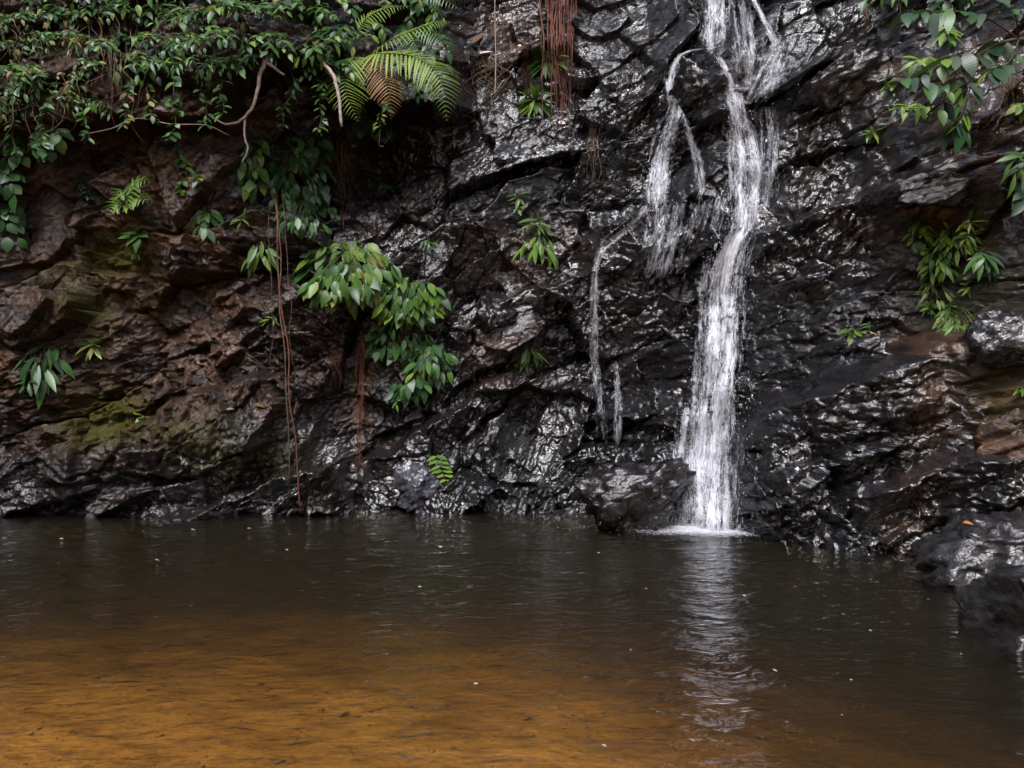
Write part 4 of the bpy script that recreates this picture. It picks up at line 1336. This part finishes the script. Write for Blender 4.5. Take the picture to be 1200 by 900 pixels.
tube_thing('bare_vine', [on_cliff(185, 60), at(165, 100, Y2), at(160, 125, Y2 - .1), at(148, 138, Y2 - .1)], 0.007, 0.005, 'root_tan', 'bare vine curving down from the tangle to the crossing vine', 'vine')
tube_thing('bare_vine', [at(160, 135, Y2 - .1), at(190, 126, Y2 - .1), at(230, 118, Y2)], 0.005, 0.003, 'root_tan', 'fine twig above the crossing vine', 'vine')
tube_thing('bare_vine', [on_cliff(60, 110), at(75, 128, Y2), at(88, 146, Y2), at(70, 165, Y2 + .05), at(72, 195, Y2 + .1), at(64, 215, Y2 + .1)], 0.007, 0.004, 'root_tan', 'crooked bare vine dropping into the hollow at the left', 'vine')
for i in range(60):       # wiry dead stems hanging through the left of the tangle
    x, y = random.uniform(-5, 150) ** 1.0, random.uniform(10, 120)
    q = on_cliff(x, y)
    yy = q.y - random.uniform(0.2, 0.5)
    L = random.uniform(30, 75)
    sm = random.choice(('root_tan', 'twig', 'root_red'))
    tube_thing('dead_stem', [q, at(x + random.uniform(-14, 14), y + L * .3, yy), at(x + random.uniform(-16, 16), y + L * .7, yy - .05), at(x + random.uniform(-18, 18), y + L, yy)], 0.005, 0.002,
               sm, 'wiry ' + {'root_tan': 'tan', 'twig': 'dark brown', 'root_red': 'reddish'}[sm] + ' dead stem ' + ('far from' if x < 60 else 'near') + ' the rock pillar, ' + ('high in' if y < 65 else 'dangling below') + ' the tangle', 'dead stem', 'dead stems hanging in the tangle', 4)
for (x0, y0, x1, y1, r, lab, mat) in ((321, 225, 350, 596, 0.013, 'long brown liana hanging from the hollow to the pool, the thicker strand', 'root_red'),
                                      (324, 228, 341, 590, 0.008, 'slimmer brown liana twisted beside the thicker strand', 'root_tan'),
                                      (330, 232, 344, 430, 0.006, 'short thin liana right of the long brown pair', 'twig'),
                                      (316, 240, 318, 440, 0.005, 'short thin liana left of the long brown pair', 'twig')):
    pts = [on_cliff(x0, y0)]
    yy = min(on_cliff(x0 + (x1 - x0) * t, y0 + (y1 - y0) * t).y for t in (0.1, 0.2, 0.35, 0.5, 0.65, 0.8, 0.95)) - 0.08
    for t in (0.08, 0.22, 0.36, 0.5, 0.64, 0.78, 0.9, 1.0):
        pts.append(at(x0 + (x1 - x0) * t + random.uniform(-3, 3), y0 + (y1 - y0) * t, yy - 0.12 * math.sin(t * 3)))
    tube_thing('liana', pts, r, r * 0.7, mat, lab, 'liana')
yy = on_cliff(581, 60).y - 0.5
tube_thing('liana', [at(580, -40, yy), at(580, 20, yy), at(581, 70, yy), at(580, 112, yy)], 0.006, 0.006, 'pale_bark', 'straight thin pale liana hanging in front of the bare brown rock', 'liana')
root_bundle('root_bundle', 655, -10, 168, 22, 46, 'shaggy red brown root bundle hanging down the wet rock', 'root_red', 0.2, (0.006, 0.016))
root_bundle('root_bundle', 403, 165, 118, 12, 20, 'tan hanging roots dropping from under the fern', 'root_tan', 0.15, (0.004, 0.008))
root_bundle('root_bundle', 422, 388, 165, 6, 12, 'red brown root strip below the large leaf clump', 'root_red', 0.06, (0.008, 0.014))
root_bundle('root_bundle', 396, 408, 60, 10, 14, 'small frayed brown root tuft left of the root strip', 'root_red', 0.06, (0.004, 0.009))
root_bundle('root_bundle', 694, 150, 78, 8, 14, 'thin brown root tuft on the wet rock right of the red bundle', 'root_tan', 0.08, (0.003, 0.007))
root_bundle('root_bundle', 730, 80, 60, 8, 8, 'faint brown roots under the arching vine tip', 'twig', 0.06, (0.003, 0.006))
root_bundle('root_bundle', 470, 372, 60, 10, 10, 'reddish runners hanging between the two leaf clumps', 'root_red', 0.25, (0.004, 0.008))
root_bundle('root_bundle', 614, 70, 60, 8, 10, 'thin red roots left of the upper green rosette', 'root_red', 0.08, (0.004, 0.008))
root_bundle('root_bundle', 1017, 5, 45, 5, 6, 'few brown roots hanging at the top right of the fall', 'root_tan', 0.08, (0.004, 0.008))
root_bundle('root_bundle', 1180, 90, 50, 18, 20, 'pale dry grass roots on the brown earth at the right', 'root_tan', 0.12, (0.003, 0.006))
root_bundle('root_bundle', 130, 30, 90, 22, 30, 'brown rootlets trailing over the rock pillar in the tangle', 'root_tan', 0.35, (0.003, 0.007))
root_bundle('root_bundle', 575, 60, 80, 30, 20, 'sprawling brown roots over the bare rock at the cliff top', 'root_tan', 0.1, (0.004, 0.009), sway=40)

# ------------------------------------------------------------------ fallen leaves
def fallen(p, d, nrm, s, mat, label, group=None):
    root = p
    o = link('fallen_leaf', leaf_data('oval', mat), None)
    x = d.cross(nrm).normalized(); d = d.normalized(); z = x.cross(d)
    m = Matrix((x * s, d * s, z * s)).transposed().to_4x4(); m.translation = p
    o.matrix_world = m
    return tag(o, label, 'leaf', group)


M['leaf_sunken'] = leaf_material('leaf_sunken', (0.05, 0.03, 0.015), (0.10, 0.06, 0.03), (0.22, 0.14, 0.07), 0.7, 0.05)
up_n = Vector((0, -0.6, 0.8))
for (x, y, s, mat, lab) in ((283, 436, 13, 'leaf_pale', 'whitish dead leaf lying on the dark rock left of the liana'), (178, 450, 11, 'leaf_orange', 'yellow orange dead leaf on the brown wall above the moss'),
                            (1128, 612, 13, 'leaf_orange', 'orange dead leaf lying on the slanting boulder'), (1190, 668, 14, 'leaf_pale', 'white dead leaf at the edge of the right boulders'),
                            (500, 182, 9, 'leaf_pale', 'small white leaf on the ledge right of the hollow'), (298, 474, 15, 'leaf_dry', 'brown dead leaf on the ledge beside the liana'),
                            (376, 345, 16, 'leaf_dry', 'curled brown leaf under the large leaf clump'), (554, 50, 22, 'leaf_dry', 'curled dry leaf on the bare rock at the cliff top'),
                            (562, 62, 16, 'leaf_pale', 'pale dry leaf under the curled one at the cliff top'), (230, 425, 16, 'leaf_dry', 'dry hanging leaf on the brown wall'),
                            (404, 68, 15, 'leaf_pale', 'dry whitish leaf caught left of the fern'), (1040, 172, 10, 'leaf_orange', 'small reddish leaf on the ledge under the right branch'),
                            (48, 500, 10, 'leaf_dry', 'little dry leaf on the lower left rocks'), (165, 490, 14, 'leaf_yellow', 'yellow green fallen leaf on the moss'),
                            (265, 480, 9, 'leaf_dry', 'small dry leaf below the whitish one'), (540, 172, 10, 'leaf_dry', 'reddish dry leaf under the fern tip')):
    pass_mat = mat
    if mat not in M:
        M['leaf_pale'] = leaf_material('leaf_pale_dead', (0.36, 0.32, 0.27), (0.5, 0.45, 0.38), (0.62, 0.58, 0.5), 0.6, 0.1)
        M['leaf_orange'] = leaf_material('leaf_orange_dead', (0.4, 0.16, 0.03), (0.5, 0.24, 0.05), (0.55, 0.32, 0.1), 0.6, 0.1)
    if x > 1100 and y > 600:
        p = at(x, y, 7.05 if y < 650 else 6.4)
    else:
        p = on_cliff(x, y, 0.05)
    fallen(p, Vector((1, 0, 0.3)) + rv(.5), up_n + rv(.2), s * p.y / FPX, mat, lab)
for (x, y) in ((335, 646), (224, 622), (755, 692), (738, 765), (490, 690), (1120, 745), (650, 833), (705, 877), (948, 874), (995, 800), (1010, 832), (555, 805), (1018, 742), (905, 788), (1085, 705),
               (290, 621), (182, 658), (70, 633), (514, 643), (985, 722), (930, 690), (870, 700), (700, 650), (1125, 770), (600, 806), (985, 842)):
    p = on_water(x, y) + Vector((0, 0, 0.02))
    fallen(p, Vector((1, 0.3, 0)) + Vector((rv(.5).x, rv(.8).y, 0)), Vector((0, -0.45, 1)), random.uniform(3.5, 7) * p.y / FPX, *(('leaf_pale', 'small pale dead leaf floating on the pool') if random.random() < 0.6 else ('leaf_dry', 'small brown dead leaf floating on the pool')), 'leaves floating on the pool')


# ------------------------------------------------------------------ stones and litter on the bed
def build_pebbles():
    n = 5000
    x = rng.uniform(-4.2, 4.2, n); y = rng.uniform(2.9, 6.5, n) ** 1.0
    base = np.array([[1, 0, 0], [-.5, .87, 0], [-.5, -.87, 0], [0, 0, .6], [0, 0, -.6]])
    fc = np.array([[0, 1, 3], [1, 2, 3], [2, 0, 3], [1, 0, 4], [2, 1, 4], [0, 2, 4]])
    mb = bed.data
    co = np.empty(len(mb.vertices) * 3, np.float32); mb.vertices.foreach_get('co', co); co = co.reshape(-1, 3)
    gx = np.unique(co[:, 0]); nx = len(gx); gy = co[::nx, 1]; gz = co[:, 2].reshape(-1, nx)
    zi = gz[np.clip(np.searchsorted(gy, y), 0, len(gy) - 1), np.clip(np.searchsorted(gx, x), 0, nx - 1)]
    r = rng.gamma(1.6, 0.0032, n) + 0.003
    a = rng.uniform(0, 6.3, n)
    b = base[None] * rng.uniform(0.6, 1.4, (n, 5, 3)) * r[:, None, None]
    ca, sa = np.cos(a)[:, None], np.sin(a)[:, None]
    V = np.stack([b[..., 0] * ca - b[..., 1] * sa + x[:, None], b[..., 0] * sa + b[..., 1] * ca + y[:, None], b[..., 2] * 0.7 + zi[:, None] + r[:, None] * 0.2], -1)
    Q = (np.arange(n)[:, None, None] * 5 + fc[None]).reshape(-1, 3)
    m = plain_material('pebbles', (0.14, 0.085, 0.045), (0.42, 0.28, 0.15), 0.8, 7)
    return tag(link('pebbles', mesh_np('pebbles', V.reshape(-1, 3), Q), m), 'small brown stones and grit strewn over the sandy bed', 'gravel', kind='stuff')


build_pebbles()

for i in range(26):
    x, y = random.uniform(-3.2, 1.6), random.uniform(3.4, 5.6)
    gz = float(np.interp(y, [2.6, 3.7, 5.0, 6.5], [-0.05, -0.10, -0.19, -0.31])) - 0.36 * min(1, max(0, (x - 0.2) / 3.2)) * min(1, max(0, (y - 2.5) / 2))
    fallen(Vector((x, y, gz + 0.045)), Vector((rv().x, rv().y, 0.02)), Vector((0, 0, 1)) + rv(.15), random.uniform(0.03, 0.07), 'leaf_sunken', 'brown leaf sunk on the sandy bed in the shallows', 'leaves sunk on the bed')
